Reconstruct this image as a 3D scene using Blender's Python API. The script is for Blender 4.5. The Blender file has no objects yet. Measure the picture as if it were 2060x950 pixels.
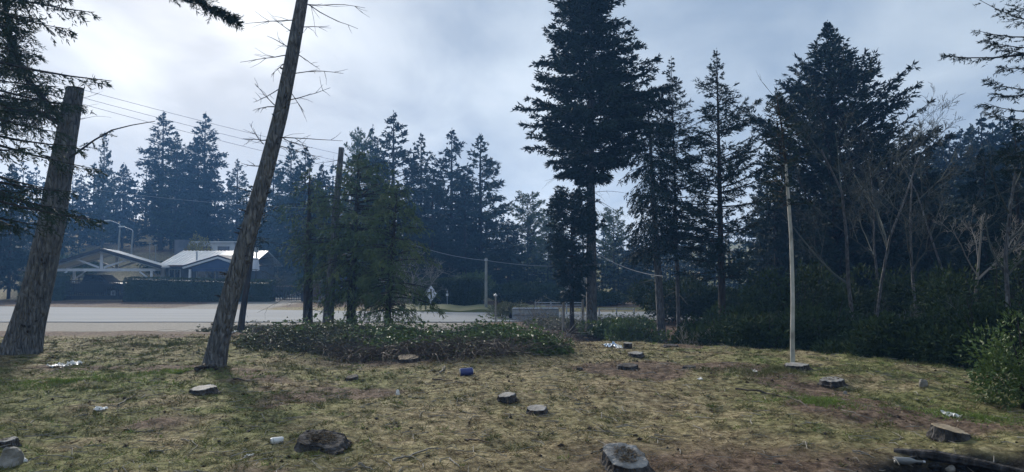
import bpy, math, random
import numpy as np
R_ = math.radians
sc = bpy.context.scene
col = sc.collection

# ------------------------------------------------------------------ camera, sky, sun, exposure
EYE = 1.65                      # eye height above the clearing
FPX = 1450.0                    # focal length in pixels of the 2060 px wide photograph
PITCH = math.atan((540 - 475) / FPX)
cam_d = bpy.data.cameras.new('camera'); cam = bpy.data.objects.new('camera', cam_d); col.objects.link(cam)
cam.location = (0, 0, EYE); cam.rotation_euler = (math.pi / 2 + PITCH, 0, 0)
cam_d.sensor_width = 36.0; cam_d.lens = 36.0 * FPX / 2060.0
cam_d.clip_start = 0.05; cam_d.clip_end = 6000
sc.camera = cam

SUN_AZ, SUN_EL = R_(-25.0), R_(24.0)          # behind thin cloud, ahead and to the left
SUN_DIR = (math.sin(SUN_AZ) * math.cos(SUN_EL), math.cos(SUN_AZ) * math.cos(SUN_EL), math.sin(SUN_EL))
sun_d = bpy.data.lights.new('sun', 'SUN'); sun = bpy.data.objects.new('sun', sun_d); col.objects.link(sun)
sun_d.energy = 2.6; sun_d.angle = R_(7); sun_d.color = (1.0, 0.93, 0.83)
sun.rotation_euler = (math.pi / 2 - SUN_EL, 0, math.pi - SUN_AZ)

world = bpy.data.worlds.new('World'); sc.world = world; world.use_nodes = True
world.cycles.sampling_method = 'MANUAL'; world.cycles.sample_map_resolution = 256
def build_world():
    nt = world.node_tree; N = nt.nodes; L = nt.links; N.clear()
    out = N.new('ShaderNodeOutputWorld'); bg = N.new('ShaderNodeBackground'); L.new(bg.outputs[0], out.inputs[0])
    bg.inputs[1].default_value = 0.1
    sky = N.new('ShaderNodeTexSky'); sky.sky_type = 'NISHITA'; sky.sun_disc = False
    sky.sun_elevation = SUN_EL; sky.sun_rotation = SUN_AZ; sky.dust_density = 2.0
    tc = N.new('ShaderNodeTexCoord'); sep = N.new('ShaderNodeSeparateXYZ'); L.new(tc.outputs['Generated'], sep.inputs[0])
    def math_(op, a, b=None, c=None):
        m = N.new('ShaderNodeMath'); m.operation = op
        for k, v in enumerate((a, b, c)):
            if v is None: continue
            if isinstance(v, (int, float)): m.inputs[k].default_value = v
            else: L.new(v, m.inputs[k])
        return m.outputs[0]
    zc = math_('ADD', math_('MAXIMUM', sep.outputs[2], 0.0), 0.22)
    comb = N.new('ShaderNodeCombineXYZ')
    L.new(math_('DIVIDE', sep.outputs[0], zc), comb.inputs[0]); L.new(math_('DIVIDE', sep.outputs[1], zc), comb.inputs[1])
    def noise(scale, detail, off):
        mp = N.new('ShaderNodeMapping'); mp.inputs['Location'].default_value = off; mp.inputs['Scale'].default_value = (1.0, 0.6, 1)
        L.new(comb.outputs[0], mp.inputs[0])
        n = N.new('ShaderNodeTexNoise'); n.inputs['Scale'].default_value = scale; n.inputs['Detail'].default_value = detail
        n.inputs['Roughness'].default_value = 0.52; n.inputs['Distortion'].default_value = 0.35
        L.new(mp.outputs[0], n.inputs['Vector']); return n.outputs['Fac']
    n1 = noise(1.1, 4.0, (3.1, 1.7, 0)); n2 = noise(2.6, 5.0, (7.7, 4.2, 0))
    cloud = math_('ADD', math_('MULTIPLY', n1, 0.52), math_('MULTIPLY', n2, 0.48))
    vm = N.new('ShaderNodeVectorMath'); vm.operation = 'DOT_PRODUCT'; L.new(tc.outputs['Generated'], vm.inputs[0]); vm.inputs[1].default_value = SUN_DIR
    dt = math_('MAXIMUM', vm.outputs['Value'], 0.0)
    wide = math_('POWER', dt, 5.0); tight = math_('POWER', dt, 60.0)
    # thickness of the overcast: thicker cloud is darker
    ramp = N.new('ShaderNodeValToRGB'); L.new(cloud, ramp.inputs[0])
    e = ramp.color_ramp.elements
    e[0].position = 0.40; e[0].color = (0.285, 0.38, 0.51, 1)
    e[1].position = 0.61; e[1].color = (0.50, 0.59, 0.69, 1)
    def scale_col(c, fac):
        m = N.new('ShaderNodeVectorMath'); m.operation = 'SCALE'; L.new(c, m.inputs[0])
        if isinstance(fac, (int, float)): m.inputs['Scale'].default_value = fac
        else: L.new(fac, m.inputs['Scale'])
        return m.outputs[0]
    def addc(a, b):
        m = N.new('ShaderNodeVectorMath'); m.operation = 'ADD'; L.new(a, m.inputs[0]); L.new(b, m.inputs[1]); return m.outputs[0]
    gw = N.new('ShaderNodeRGB'); gw.outputs[0].default_value = (1.0, 0.985, 0.95, 1)
    gl = math_('MULTIPLY', math_('ADD', math_('MULTIPLY', wide, 0.062), math_('MULTIPLY', tight, 0.13)), math_('MAXIMUM', math_('MULTIPLY_ADD', cloud, 6.0, -2.1), 0.1))
    # brighter veil low down
    low = math_('MULTIPLY', math_('POWER', math_('SUBTRACT', 1.0, math_('MAXIMUM', sep.outputs[2], 0.0)), 6.0), 0.07)
    tot = addc(addc(scale_col(ramp.outputs[0], 4.9), scale_col(gw.outputs[0], math_('MULTIPLY', math_('ADD', gl, low), 10.0))), scale_col(sky.outputs[0], 0.05))
    L.new(tot, bg.inputs[0])
build_world()
sc.view_settings.view_transform = 'Standard'; sc.view_settings.look = 'None'
sc.view_settings.exposure = 1.05; sc.view_settings.gamma = 1.0; sc.view_settings.use_curve_mapping = False
sc.render.engine = 'CYCLES'
cy = sc.cycles
cy.use_denoising = True; cy.max_bounces = 5; cy.diffuse_bounces = 2; cy.glossy_bounces = 2; cy.transmission_bounces = 3
cy.transparent_max_bounces = 6; cy.volume_bounces = 0; cy.caustics_reflective = False; cy.caustics_refractive = False
cy.use_adaptive_sampling = True; cy.adaptive_threshold = 0.02

# ------------------------------------------------------------------ helpers
def nrm(v):
    v = np.asarray(v, float); return v / (np.linalg.norm(v, axis=-1, keepdims=True) + 1e-12)
def h2(ix, iy, seed):
    n = (ix.astype(np.int64) * 374761393 + iy.astype(np.int64) * 668265263 + seed * 1442695041) & 0x7fffffff
    n = ((n ^ (n >> 13)) * 1274126177) & 0x7fffffff
    return ((n ^ (n >> 16)) & 0xffff) / 65535.0
def vnoise(x, y, seed=0):
    x = np.asarray(x, float); y = np.asarray(y, float)
    ix = np.floor(x); iy = np.floor(y); fx = x - ix; fy = y - iy
    fx = fx * fx * (3 - 2 * fx); fy = fy * fy * (3 - 2 * fy)
    a = h2(ix, iy, seed); b = h2(ix + 1, iy, seed); c = h2(ix, iy + 1, seed); d = h2(ix + 1, iy + 1, seed)
    return (a * (1 - fx) + b * fx) * (1 - fy) + (c * (1 - fx) + d * fx) * fy
def fbm(x, y, seed=0, o=4):
    s = 0; a = 0.5; t = 0
    for k in range(o):
        s = s + a * vnoise(x * 2 ** k, y * 2 ** k, seed + k * 17); t += a; a *= 0.5
    return s / t
def sst(a, b, x):
    t = np.clip((np.asarray(x, float) - a) / (b - a), 0, 1); return t * t * (3 - 2 * t)

STUFF_PARTS = {'crown', 'branch_wood', 'foliage', 'bough_needles', 'leaf_mass', 'cane_mass', 'twig_mass'}
class Geo:
    def __init__(s): s.V = []; s.Q = []; s.T = []; s.A = []; s.n = 0
    def add(s, V, quads=None, tris=None, a=None):
        V = np.asarray(V, float).reshape(-1, 3)
        if quads is not None and len(quads): s.Q.append(np.asarray(quads, np.int64).reshape(-1, 4) + s.n)
        if tris is not None and len(tris): s.T.append(np.asarray(tris, np.int64).reshape(-1, 3) + s.n)
        s.V.append(V); s.A.append(np.zeros(len(V)) if a is None else np.broadcast_to(np.asarray(a, float), (len(V),)))
        s.n += len(V); return s
    def mesh(s, name, mat, org=(0, 0, 0), smooth=False):
        me = bpy.data.meshes.new(name)
        V = np.concatenate(s.V) - np.asarray(org, float)
        Q = np.concatenate(s.Q) if s.Q else np.zeros((0, 4), np.int64); T = np.concatenate(s.T) if s.T else np.zeros((0, 3), np.int64)
        me.vertices.add(len(V)); me.vertices.foreach_set('co', V.astype(np.float32).ravel())
        me.loops.add(Q.size + T.size); me.loops.foreach_set('vertex_index', np.concatenate([Q.ravel(), T.ravel()]).astype(np.int32))
        me.polygons.add(len(Q) + len(T))
        st = np.concatenate([np.arange(len(Q)) * 4, Q.size + np.arange(len(T)) * 3])
        me.polygons.foreach_set('loop_start', st.astype(np.int32))
        me.polygons.foreach_set('use_smooth', np.full(len(st), bool(smooth)))
        at = me.attributes.new('v', 'FLOAT', 'POINT'); at.data.foreach_set('value', np.concatenate(s.A).astype(np.float32))
        me.update(calc_edges=True)
        if mat: me.materials.append(mat)
        return me
    def build(s, name, mat, parent=None, org=None, smooth=False):
        if org is None: org = tuple(parent.location) if parent is not None else (0, 0, 0)
        o = bpy.data.objects.new(name, s.mesh(name, mat, org, smooth)); col.objects.link(o)
        if name in STUFF_PARTS: o['kind'] = 'stuff'
        if parent is not None: o.parent = parent
        elif org != (0, 0, 0): o.location = org
        return o
def tag(o, label, cat, group=None, kind=None):
    o['label'] = label; o['category'] = cat
    if group: o['group'] = group
    if kind: o['kind'] = kind
    return o
def struct(o, label=None):
    o['kind'] = 'structure'
    if label: o['label'] = label
    return o
def thing(name, label, cat, loc, group=None, rz=0.0):
    o = bpy.data.objects.new(name, None); o.empty_display_size = 0.2; col.objects.link(o)
    o.location = loc; o.rotation_euler = (0, 0, rz)
    return tag(o, label, cat, group)

def box(g, c, s, rz=0.0, a=0.0):
    x, y, z = s[0] / 2, s[1] / 2, s[2] / 2
    V = np.array([[-x, -y, -z], [x, -y, -z], [x, y, -z], [-x, y, -z], [-x, -y, z], [x, -y, z], [x, y, z], [-x, y, z]])
    if rz: ca, sa = math.cos(rz), math.sin(rz); V = V @ np.array([[ca, sa, 0], [-sa, ca, 0], [0, 0, 1]])
    return g.add(V + np.asarray(c), [[0, 3, 2, 1], [4, 5, 6, 7], [0, 1, 5, 4], [1, 2, 6, 5], [2, 3, 7, 6], [3, 0, 4, 7]], a=a)
def bar(g, p, q, w, h, a=0.0, up=(0, 0, 1)):
    p = np.asarray(p, float); q = np.asarray(q, float); t = nrm(q - p); u = np.cross(t, up)
    if np.linalg.norm(u) < 1e-4: u = np.cross(t, (0, 1, 0))
    u = nrm(u); v = np.cross(u, t)
    V = [b + u * sx * w / 2 + v * sy * h / 2 for b in (p, q) for sx, sy in ((-1, -1), (1, -1), (1, 1), (-1, 1))]
    return g.add(V, [[0, 3, 2, 1], [4, 5, 6, 7], [0, 1, 5, 4], [1, 2, 6, 5], [2, 3, 7, 6], [3, 0, 4, 7]], a=a)
def prism(g, poly, y0, y1, M=None):
    """outline in x,z extruded along y (fan caps about the centroid)"""
    poly = np.asarray(poly, float); n = len(poly)
    A = np.c_[poly[:, 0], np.full(n, y0), poly[:, 1]]; B = np.c_[poly[:, 0], np.full(n, y1), poly[:, 1]]
    c = poly.mean(0)
    V = np.vstack([A, B, [[c[0], y0, c[1]], [c[0], y1, c[1]]]])
    if M is not None: V = V @ np.asarray(M[0]).T + np.asarray(M[1])
    Q = [[i, (i + 1) % n, n + (i + 1) % n, n + i] for i in range(n)]
    T = [[2 * n, (i + 1) % n, i] for i in range(n)] + [[2 * n + 1, n + i, n + (i + 1) % n] for i in range(n)]
    return g.add(V, Q, T)
def tubes(g, P, Rr, n=5, a=0.0, cap=True):
    """P (M,K,3) polylines, Rr (M,K) radii"""
    P = np.asarray(P, float); Rr = np.asarray(Rr, float)
    if P.ndim == 2: P = P[None]; Rr = Rr[None]
    M, K, _ = P.shape
    if M == 0: return g
    t = nrm(np.gradient(P, axis=1)); m = nrm(P[:, -1] - P[:, 0])
    ref = np.where((np.abs(m[:, 2]) > 0.8)[:, None], np.array([1.0, 0.2, 0]), np.array([0, 0, 1.0]))[:, None, :]
    u = nrm(np.cross(t, np.broadcast_to(ref, t.shape))); w = np.cross(t, u)
    an = np.arange(n) * 2 * np.pi / n
    ring = P[:, :, None, :] + Rr[:, :, None, None] * (np.cos(an)[None, None, :, None] * u[:, :, None, :] + np.sin(an)[None, None, :, None] * w[:, :, None, :])
    V = ring.reshape(-1, 3)
    k = np.arange(K - 1)[:, None] * n; j = np.arange(n)[None]; j2 = (j + 1) % n
    F = np.stack([k + j, k + j2, k + n + j2, k + n + j], -1).reshape(-1, 4)
    Q = (np.arange(M)[:, None, None] * K * n + F[None]).reshape(-1, 4)
    T = None
    if cap:
        cp = np.array([[0, i + 1, i] for i in range(1, n - 1)]); ce = (K - 1) * n + np.array([[0, i, i + 1] for i in range(1, n - 1)])
        T = (np.arange(M)[:, None, None] * K * n + np.vstack([cp, ce])[None]).reshape(-1, 3)
    if np.ndim(a) == 1: a = np.repeat(a, K * n)
    return g.add(V, Q, T, a)
def leaves(g, P, D, l, w, rng, flat=0.0, fold=0.15, a=None, mid=0.4):
    """diamond leaves / needle tufts: base P, direction D, length l, width w; flat=1 keeps their faces upward"""
    P = np.asarray(P); D = nrm(D); n = len(P)
    if n == 0: return g
    rv = nrm(rng.normal(size=(n, 3)) * (1 - flat) + np.array([0, 0, 1.0]) * flat + rng.normal(size=(n, 3)) * 0.25)
    S = nrm(np.cross(D, rv)); Nn = np.cross(S, D)
    l = np.broadcast_to(l, (n,))[:, None]; w = np.broadcast_to(w, (n,))[:, None]
    V = np.stack([P, P + D * l * mid + S * w / 2 + Nn * w * fold, P + D * l, P + D * l * mid - S * w / 2 + Nn * w * fold], 1).reshape(-1, 3)
    a = rng.random(n) if a is None else a
    return g.add(V, np.arange(4 * n).reshape(-1, 4), a=np.repeat(a, 4))

# ------------------------------------------------------------------ the lie of the land
PIT = (3.95, 6.35)
def gz(x, y):
    x = np.asarray(x, float); y = np.asarray(y, float)
    z = -0.55 * sst(14, 27, y)
    bump = 1 - 0.85 * sst(24, 27.5, y)
    z = z + bump * ((fbm(x * 0.35, y * 0.35, 3) - 0.5) * 0.26 + (fbm(x * 1.3, y * 1.3, 9) - 0.5) * 0.10 + (fbm(x * 4, y * 4, 21, 3) - 0.5) * 0.07)
    z = z + 0.16 * np.exp(-(((x + 4.7) / 2.5) ** 2 + ((y - 17) / 1.5) ** 2))              # hump behind the leaning trunk
    z = z - 0.9 * sst(0, 3.2, x * 0.9 - 0.0 - np.clip(17.5 - y * 0.75, -2, 30) + 2.2) * sst(9, 13, y) * (1 - sst(22, 27.5, y))   # hollow on the right
    z = z - 0.30 * np.exp(-(((x - PIT[0]) / 0.75) ** 2 + ((y - PIT[1]) / 0.36) ** 2) ** 1.3)  # burnt pit
    left = sst(-20, -34, x); z = z + left * sst(47, 75, y) * 2.6
    z = z + sst(64, 120, y) * (2.6 + 7 * sst(20, 80, x) + 5 * sst(-10, -60, x)) + sst(120, 400, y) * 4
    return z
CP, SP = math.cos(PITCH), math.sin(PITCH)
def ray(px, py):
    u = (px - 1030) / FPX; v = (475 - py) / FPX
    d = np.array([u, CP - v * SP, SP + v * CP]); return d / d[1]
def at(px, py, Y): return np.array([0, 0, EYE]) + ray(px, py) * Y
def G(px, py):
    d = ray(px, py); Y = np.arange(3, 60, 0.02); Z = EYE + d[2] * Y
    k = np.argmax(Z <= gz(d[0] * Y, Y)); Y = Y[k]
    return np.array([d[0] * Y, Y, float(gz(d[0] * Y, Y))])
def on(px, Y):
    x = (px - 1030) / FPX * Y; return np.array([x, Y, float(gz(x, Y))])
def zrow(py, Y): return EYE + ray(1030, py)[2] * Y

# ------------------------------------------------------------------ materials
def new_mat(name):
    m = bpy.data.materials.new(name); m.use_nodes = True; nt = m.node_tree
    return m, nt, nt.nodes['Principled BSDF']
def vary(name, cols, rough=0.7, scale=3.0, bump=0.0, bscale=None, stretch=(1, 1, 1), attr=0.5, spec=0.3, metal=0.0, detail=4.0, transl=0.0, lo=0.3, hi=0.7, plates=0.0):
    """base colour ramp over a mix of the per-piece value v and object-space noise, with fine relief"""
    m, nt, b = new_mat(name); N = nt.nodes; L = nt.links
    tc = N.new('ShaderNodeTexCoord'); mp = N.new('ShaderNodeMapping'); mp.inputs['Scale'].default_value = stretch
    L.new(tc.outputs['Object'], mp.inputs[0])
    n = N.new('ShaderNodeTexNoise'); n.inputs['Scale'].default_value = scale; n.inputs['Detail'].default_value = detail; L.new(mp.outputs[0], n.inputs['Vector'])
    at_ = N.new('ShaderNodeAttribute'); at_.attribute_name = 'v'
    mx = N.new('ShaderNodeMix'); mx.data_type = 'FLOAT'; mx.inputs[0].default_value = attr
    mr = N.new('ShaderNodeMapRange'); mr.inputs[1].default_value = lo; mr.inputs[2].default_value = hi; L.new(n.outputs['Fac'], mr.inputs[0])
    L.new(mr.outputs[0], mx.inputs[2]); L.new(at_.outputs['Fac'], mx.inputs[3])
    r = N.new('ShaderNodeValToRGB'); L.new(mx.outputs[0], r.inputs[0])
    el = r.color_ramp.elements
    while len(el) < len(cols): el.new(0.5)
    for k, c in enumerate(cols): el[k].position = k / max(1, len(cols) - 1); el[k].color = (*c, 1)
    L.new(r.outputs[0], b.inputs['Base Color'])
    b.inputs['Roughness'].default_value = rough; b.inputs['Specular IOR Level'].default_value = spec; b.inputs['Metallic'].default_value = metal
    if bump:
        n2 = N.new('ShaderNodeTexNoise'); n2.inputs['Scale'].default_value = bscale or scale * 3; n2.inputs['Detail'].default_value = 5; L.new(mp.outputs[0], n2.inputs['Vector'])
        bp = N.new('ShaderNodeBump'); bp.inputs['Strength'].default_value = bump; bp.inputs['Distance'].default_value = 0.03; L.new(n2.outputs['Fac'], bp.inputs['Height']); L.new(bp.outputs[0], b.inputs['Normal'])
    if plates:
        vo = N.new('ShaderNodeTexVoronoi'); vo.feature = 'DISTANCE_TO_EDGE'; vo.inputs['Scale'].default_value = plates; ad = N.new('ShaderNodeVectorMath'); ad.operation = 'MULTIPLY_ADD'
        nd3 = N.new('ShaderNodeTexNoise'); nd3.inputs['Scale'].default_value = plates * 0.8; L.new(mp.outputs[0], nd3.inputs['Vector']); ad.inputs[1].default_value = (0.12, 0.12, 0.12); L.new(nd3.outputs['Color'], ad.inputs[0]); L.new(mp.outputs[0], ad.inputs[2]); L.new(ad.outputs[0], vo.inputs['Vector'])
        mr2 = N.new('ShaderNodeMapRange'); mr2.inputs[2].default_value = 0.22; L.new(vo.outputs['Distance'], mr2.inputs[0])
        b2 = N.new('ShaderNodeBump'); b2.inputs['Strength'].default_value = 1.0; b2.inputs['Distance'].default_value = 0.05; L.new(mr2.outputs[0], b2.inputs['Height']); L.new(bp.outputs[0], b2.inputs['Normal']); L.new(b2.outputs[0], b.inputs['Normal'])
    if transl:
        tr = N.new('ShaderNodeBsdfTranslucent'); L.new(r.outputs[0], tr.inputs[0]); ms = N.new('ShaderNodeMixShader'); ms.inputs[0].default_value = transl
        L.new(b.outputs[0], ms.inputs[1]); L.new(tr.outputs[0], ms.inputs[2]); L.new(ms.outputs[0], nt.nodes['Material Output'].inputs['Surface'])
    return m
M = {}
M['needle'] = vary('needle', [(0.018, 0.032, 0.020), (0.034, 0.055, 0.026), (0.055, 0.075, 0.034)], 0.65, 0.8, spec=0.15)
M['needle_dark'] = vary('needle_dark', [(0.012, 0.026, 0.024), (0.024, 0.044, 0.036), (0.038, 0.060, 0.044)], 0.7, 0.7, spec=0.12)
M['needle_soft'] = vary('needle_soft', [(0.04, 0.07, 0.03), (0.09, 0.13, 0.05), (0.18, 0.20, 0.09)], 0.65, 0.9, spec=0.15)
M['golden'] = vary('golden', [(0.10, 0.105, 0.022), (0.24, 0.21, 0.035), (0.42, 0.33, 0.05)], 0.6, 2.0)
M['shrub'] = vary('shrub', [(0.016, 0.030, 0.014), (0.034, 0.055, 0.022), (0.06, 0.085, 0.03)], 0.75, 1.2, spec=0.08, transl=0.1)
M['laurel'] = vary('laurel', [(0.04, 0.075, 0.02), (0.075, 0.12, 0.03), (0.14, 0.19, 0.06)], 0.5, 1.5, spec=0.25, transl=0.15)
M['bramble'] = vary('bramble', [(0.045, 0.08, 0.025), (0.095, 0.14, 0.045), (0.17, 0.21, 0.085)], 0.5, 1.3, spec=0.25, transl=0.15)
M['bramble_dull'] = vary('bramble_dull', [(0.07, 0.078, 0.032), (0.13, 0.14, 0.06), (0.21, 0.20, 0.10)], 0.55, 1.3, spec=0.3)
M['cane'] = vary('cane', [(0.032, 0.025, 0.021), (0.075, 0.058, 0.047), (0.14, 0.112, 0.09)], 0.8, 3)
M['twig'] = vary('twig', [(0.028, 0.033, 0.026), (0.058, 0.066, 0.055), (0.105, 0.115, 0.098)], 0.85, 2)
M['twig_pale'] = vary('twig_pale', [(0.14, 0.13, 0.11), (0.24, 0.22, 0.19), (0.36, 0.33, 0.28)], 0.8, 2)
M['hedge'] = vary('hedge', [(0.022, 0.036, 0.013), (0.045, 0.066, 0.022), (0.08, 0.10, 0.036)], 0.6, 1.2, spec=0.2)
M['bark'] = vary('bark', [(0.085, 0.084, 0.082), (0.155, 0.154, 0.152), (0.245, 0.245, 0.242)], 0.9, 12, 1.0, 30, (1.6, 1.6, 0.42), attr=0.0, spec=0.15, plates=9.0)
M['bark_dark'] = vary('bark_dark', [(0.02, 0.018, 0.016), (0.045, 0.038, 0.033), (0.08, 0.07, 0.06)], 0.9, 6, 1.0, 9, (2, 2, 0.4), attr=0.0, spec=0.15)
M['bark_pale'] = vary('bark_pale', [(0.20, 0.19, 0.17), (0.42, 0.41, 0.37), (0.58, 0.57, 0.53)], 0.8, 6, 0.5, 12, (1, 1, 0.5), attr=0.0, spec=0.2)
M['stump_bark'] = vary('stump_bark', [(0.012, 0.011, 0.011), (0.040, 0.036, 0.034), (0.11, 0.10, 0.095)], 0.9, 14, 1.0, 30, (1, 1, 0.3), attr=0.0, spec=0.2)
M['cut_wood'] = vary('cut_wood', [(0.06, 0.056, 0.052), (0.20, 0.19, 0.178), (0.38, 0.365, 0.345)], 0.8, 9, 0.6, 40, attr=0.35)
M['cut_fresh'] = vary('cut_fresh', [(0.16, 0.12, 0.08), (0.30, 0.23, 0.15), (0.42, 0.34, 0.24)], 0.8, 9, 0.5, 40, attr=0.35)
M['debris'] = vary('debris', [(0.05, 0.035, 0.02), (0.14, 0.10, 0.06), (0.32, 0.27, 0.2)], 0.9, 30, 0.5)
M['grass'] = vary('grass', [(0.075, 0.085, 0.025), (0.13, 0.135, 0.045), (0.22, 0.20, 0.09)], 0.7, 0.6, spec=0.2, attr=0.55)
M['straw'] = vary('straw', [(0.10, 0.065, 0.035), (0.21, 0.15, 0.085), (0.36, 0.29, 0.18)], 0.8, 0.8, spec=0.15, attr=0.6)
M['lush'] = vary('lush', [(0.08, 0.12, 0.022), (0.13, 0.19, 0.04), (0.21, 0.27, 0.08)], 0.6, 1.0, spec=0.2, transl=0.2)
M['cone'] = vary('cone', [(0.02, 0.014, 0.01), (0.045, 0.03, 0.022)], 0.9, 5)
M['char'] = vary('char', [(0.006, 0.006, 0.006), (0.02, 0.02, 0.02), (0.06, 0.06, 0.06)], 0.85, 12, 0.8)
M['stone'] = vary('stone', [(0.14, 0.13, 0.115), (0.24, 0.225, 0.20), (0.34, 0.32, 0.29)], 0.85, 8, 0.6, attr=0.2)
M['white_plastic'] = vary('white_plastic', [(0.62, 0.62, 0.60), (0.8, 0.8, 0.79)], 0.45, 10, 0.2, attr=0.2)
M['blue_plastic'] = vary('blue_plastic', [(0.02, 0.03, 0.12), (0.035, 0.05, 0.20)], 0.35, 10, attr=0.1, spec=0.5)
M['blue_pale'] = vary('blue_pale', [(0.30, 0.42, 0.58), (0.55, 0.65, 0.75)], 0.4, 14, attr=0.5)
M['silver'] = vary('silver', [(0.4, 0.4, 0.42), (0.6, 0.6, 0.62)], 0.3, 20, metal=0.9, attr=0.1)
M['glass_clear'] = vary('glass_clear', [(0.13, 0.135, 0.135), (0.22, 0.225, 0.22)], 0.15, 10, spec=0.8)
M['timber_white'] = vary('timber_white', [(0.55, 0.57, 0.62), (0.72, 0.73, 0.76)], 0.6, 4, attr=0.1)
M['roof_white'] = vary('roof_white', [(0.62, 0.61, 0.59), (0.78, 0.77, 0.75)], 0.45, 2, attr=0.1, stretch=(0.3, 2, 1))
M['roof_dark'] = vary('roof_dark', [(0.02, 0.02, 0.025), (0.05, 0.05, 0.06)], 0.6, 4)
M['wall_grey'] = vary('wall_grey', [(0.10, 0.115, 0.14), (0.17, 0.18, 0.21)], 0.85, 1.5, attr=0.0)
M['wall_blue'] = vary('wall_blue', [(0.03, 0.055, 0.13), (0.05, 0.085, 0.18)], 0.8, 2, attr=0.0)
M['wall_white'] = vary('wall_white', [(0.55, 0.57, 0.6), (0.72, 0.73, 0.75)], 0.8, 1, attr=0.0)
M['wood_pale'] = vary('wood_pale', [(0.24, 0.22, 0.20), (0.38, 0.36, 0.33)], 0.8, 3, attr=0.2, stretch=(1, 1, 4))
M['wood_brown'] = vary('wood_brown', [(0.08, 0.055, 0.035), (0.15, 0.10, 0.07)], 0.85, 3, attr=0.2)
M['pane'] = vary('pane', [(0.012, 0.016, 0.022), (0.03, 0.035, 0.045)], 0.08, 1, spec=0.8, attr=0.0)
M['black_metal'] = vary('black_metal', [(0.010, 0.010, 0.011), (0.024, 0.024, 0.025)], 0.5, 5, attr=0.0)
M['truck_paint'] = vary('truck_paint', [(0.008, 0.009, 0.011), (0.016, 0.017, 0.02)], 0.3, 2, spec=0.5, attr=0.0)
M['car_blue'] = vary('car_blue', [(0.015, 0.05, 0.32), (0.025, 0.07, 0.42)], 0.25, 2, spec=0.6, attr=0.0)
M['rubber'] = vary('rubber', [(0.008, 0.008, 0.008), (0.016, 0.016, 0.016)], 0.9, 5)
M['galv'] = vary('galv', [(0.26, 0.28, 0.31), (0.45, 0.47, 0.50)], 0.45, 6, metal=0.4, attr=0.0)
M['concrete'] = vary('concrete', [(0.22, 0.22, 0.20), (0.36, 0.36, 0.34)], 0.9, 4, attr=0.1)
M['lamp_red'] = vary('lamp_red', [(0.25, 0.01, 0.01), (0.4, 0.02, 0.02)], 0.3, 5)
M['sign_face'] = vary('sign_face', [(0.52, 0.53, 0.60), (0.64, 0.65, 0.72)], 0.4, 3, attr=0.0)
M['sign_black'] = vary('sign_black', [(0.01, 0.01, 0.01), (0.02, 0.02, 0.02)], 0.5, 3)
M['brick'] = vary('brick', [(0.07, 0.045, 0.04), (0.13, 0.08, 0.065)], 0.9, 6, 0.5, attr=0.0)
M['wire'] = vary('wire', [(0.02, 0.02, 0.022), (0.03, 0.03, 0.033)], 0.6, 3)
M['wire_pale'] = vary('wire_pale', [(0.22, 0.23, 0.25), (0.3, 0.31, 0.33)], 0.6, 3)
M['cloth_white'] = vary('cloth_white', [(0.6, 0.63, 0.72), (0.78, 0.8, 0.85)], 0.7, 3)

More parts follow.
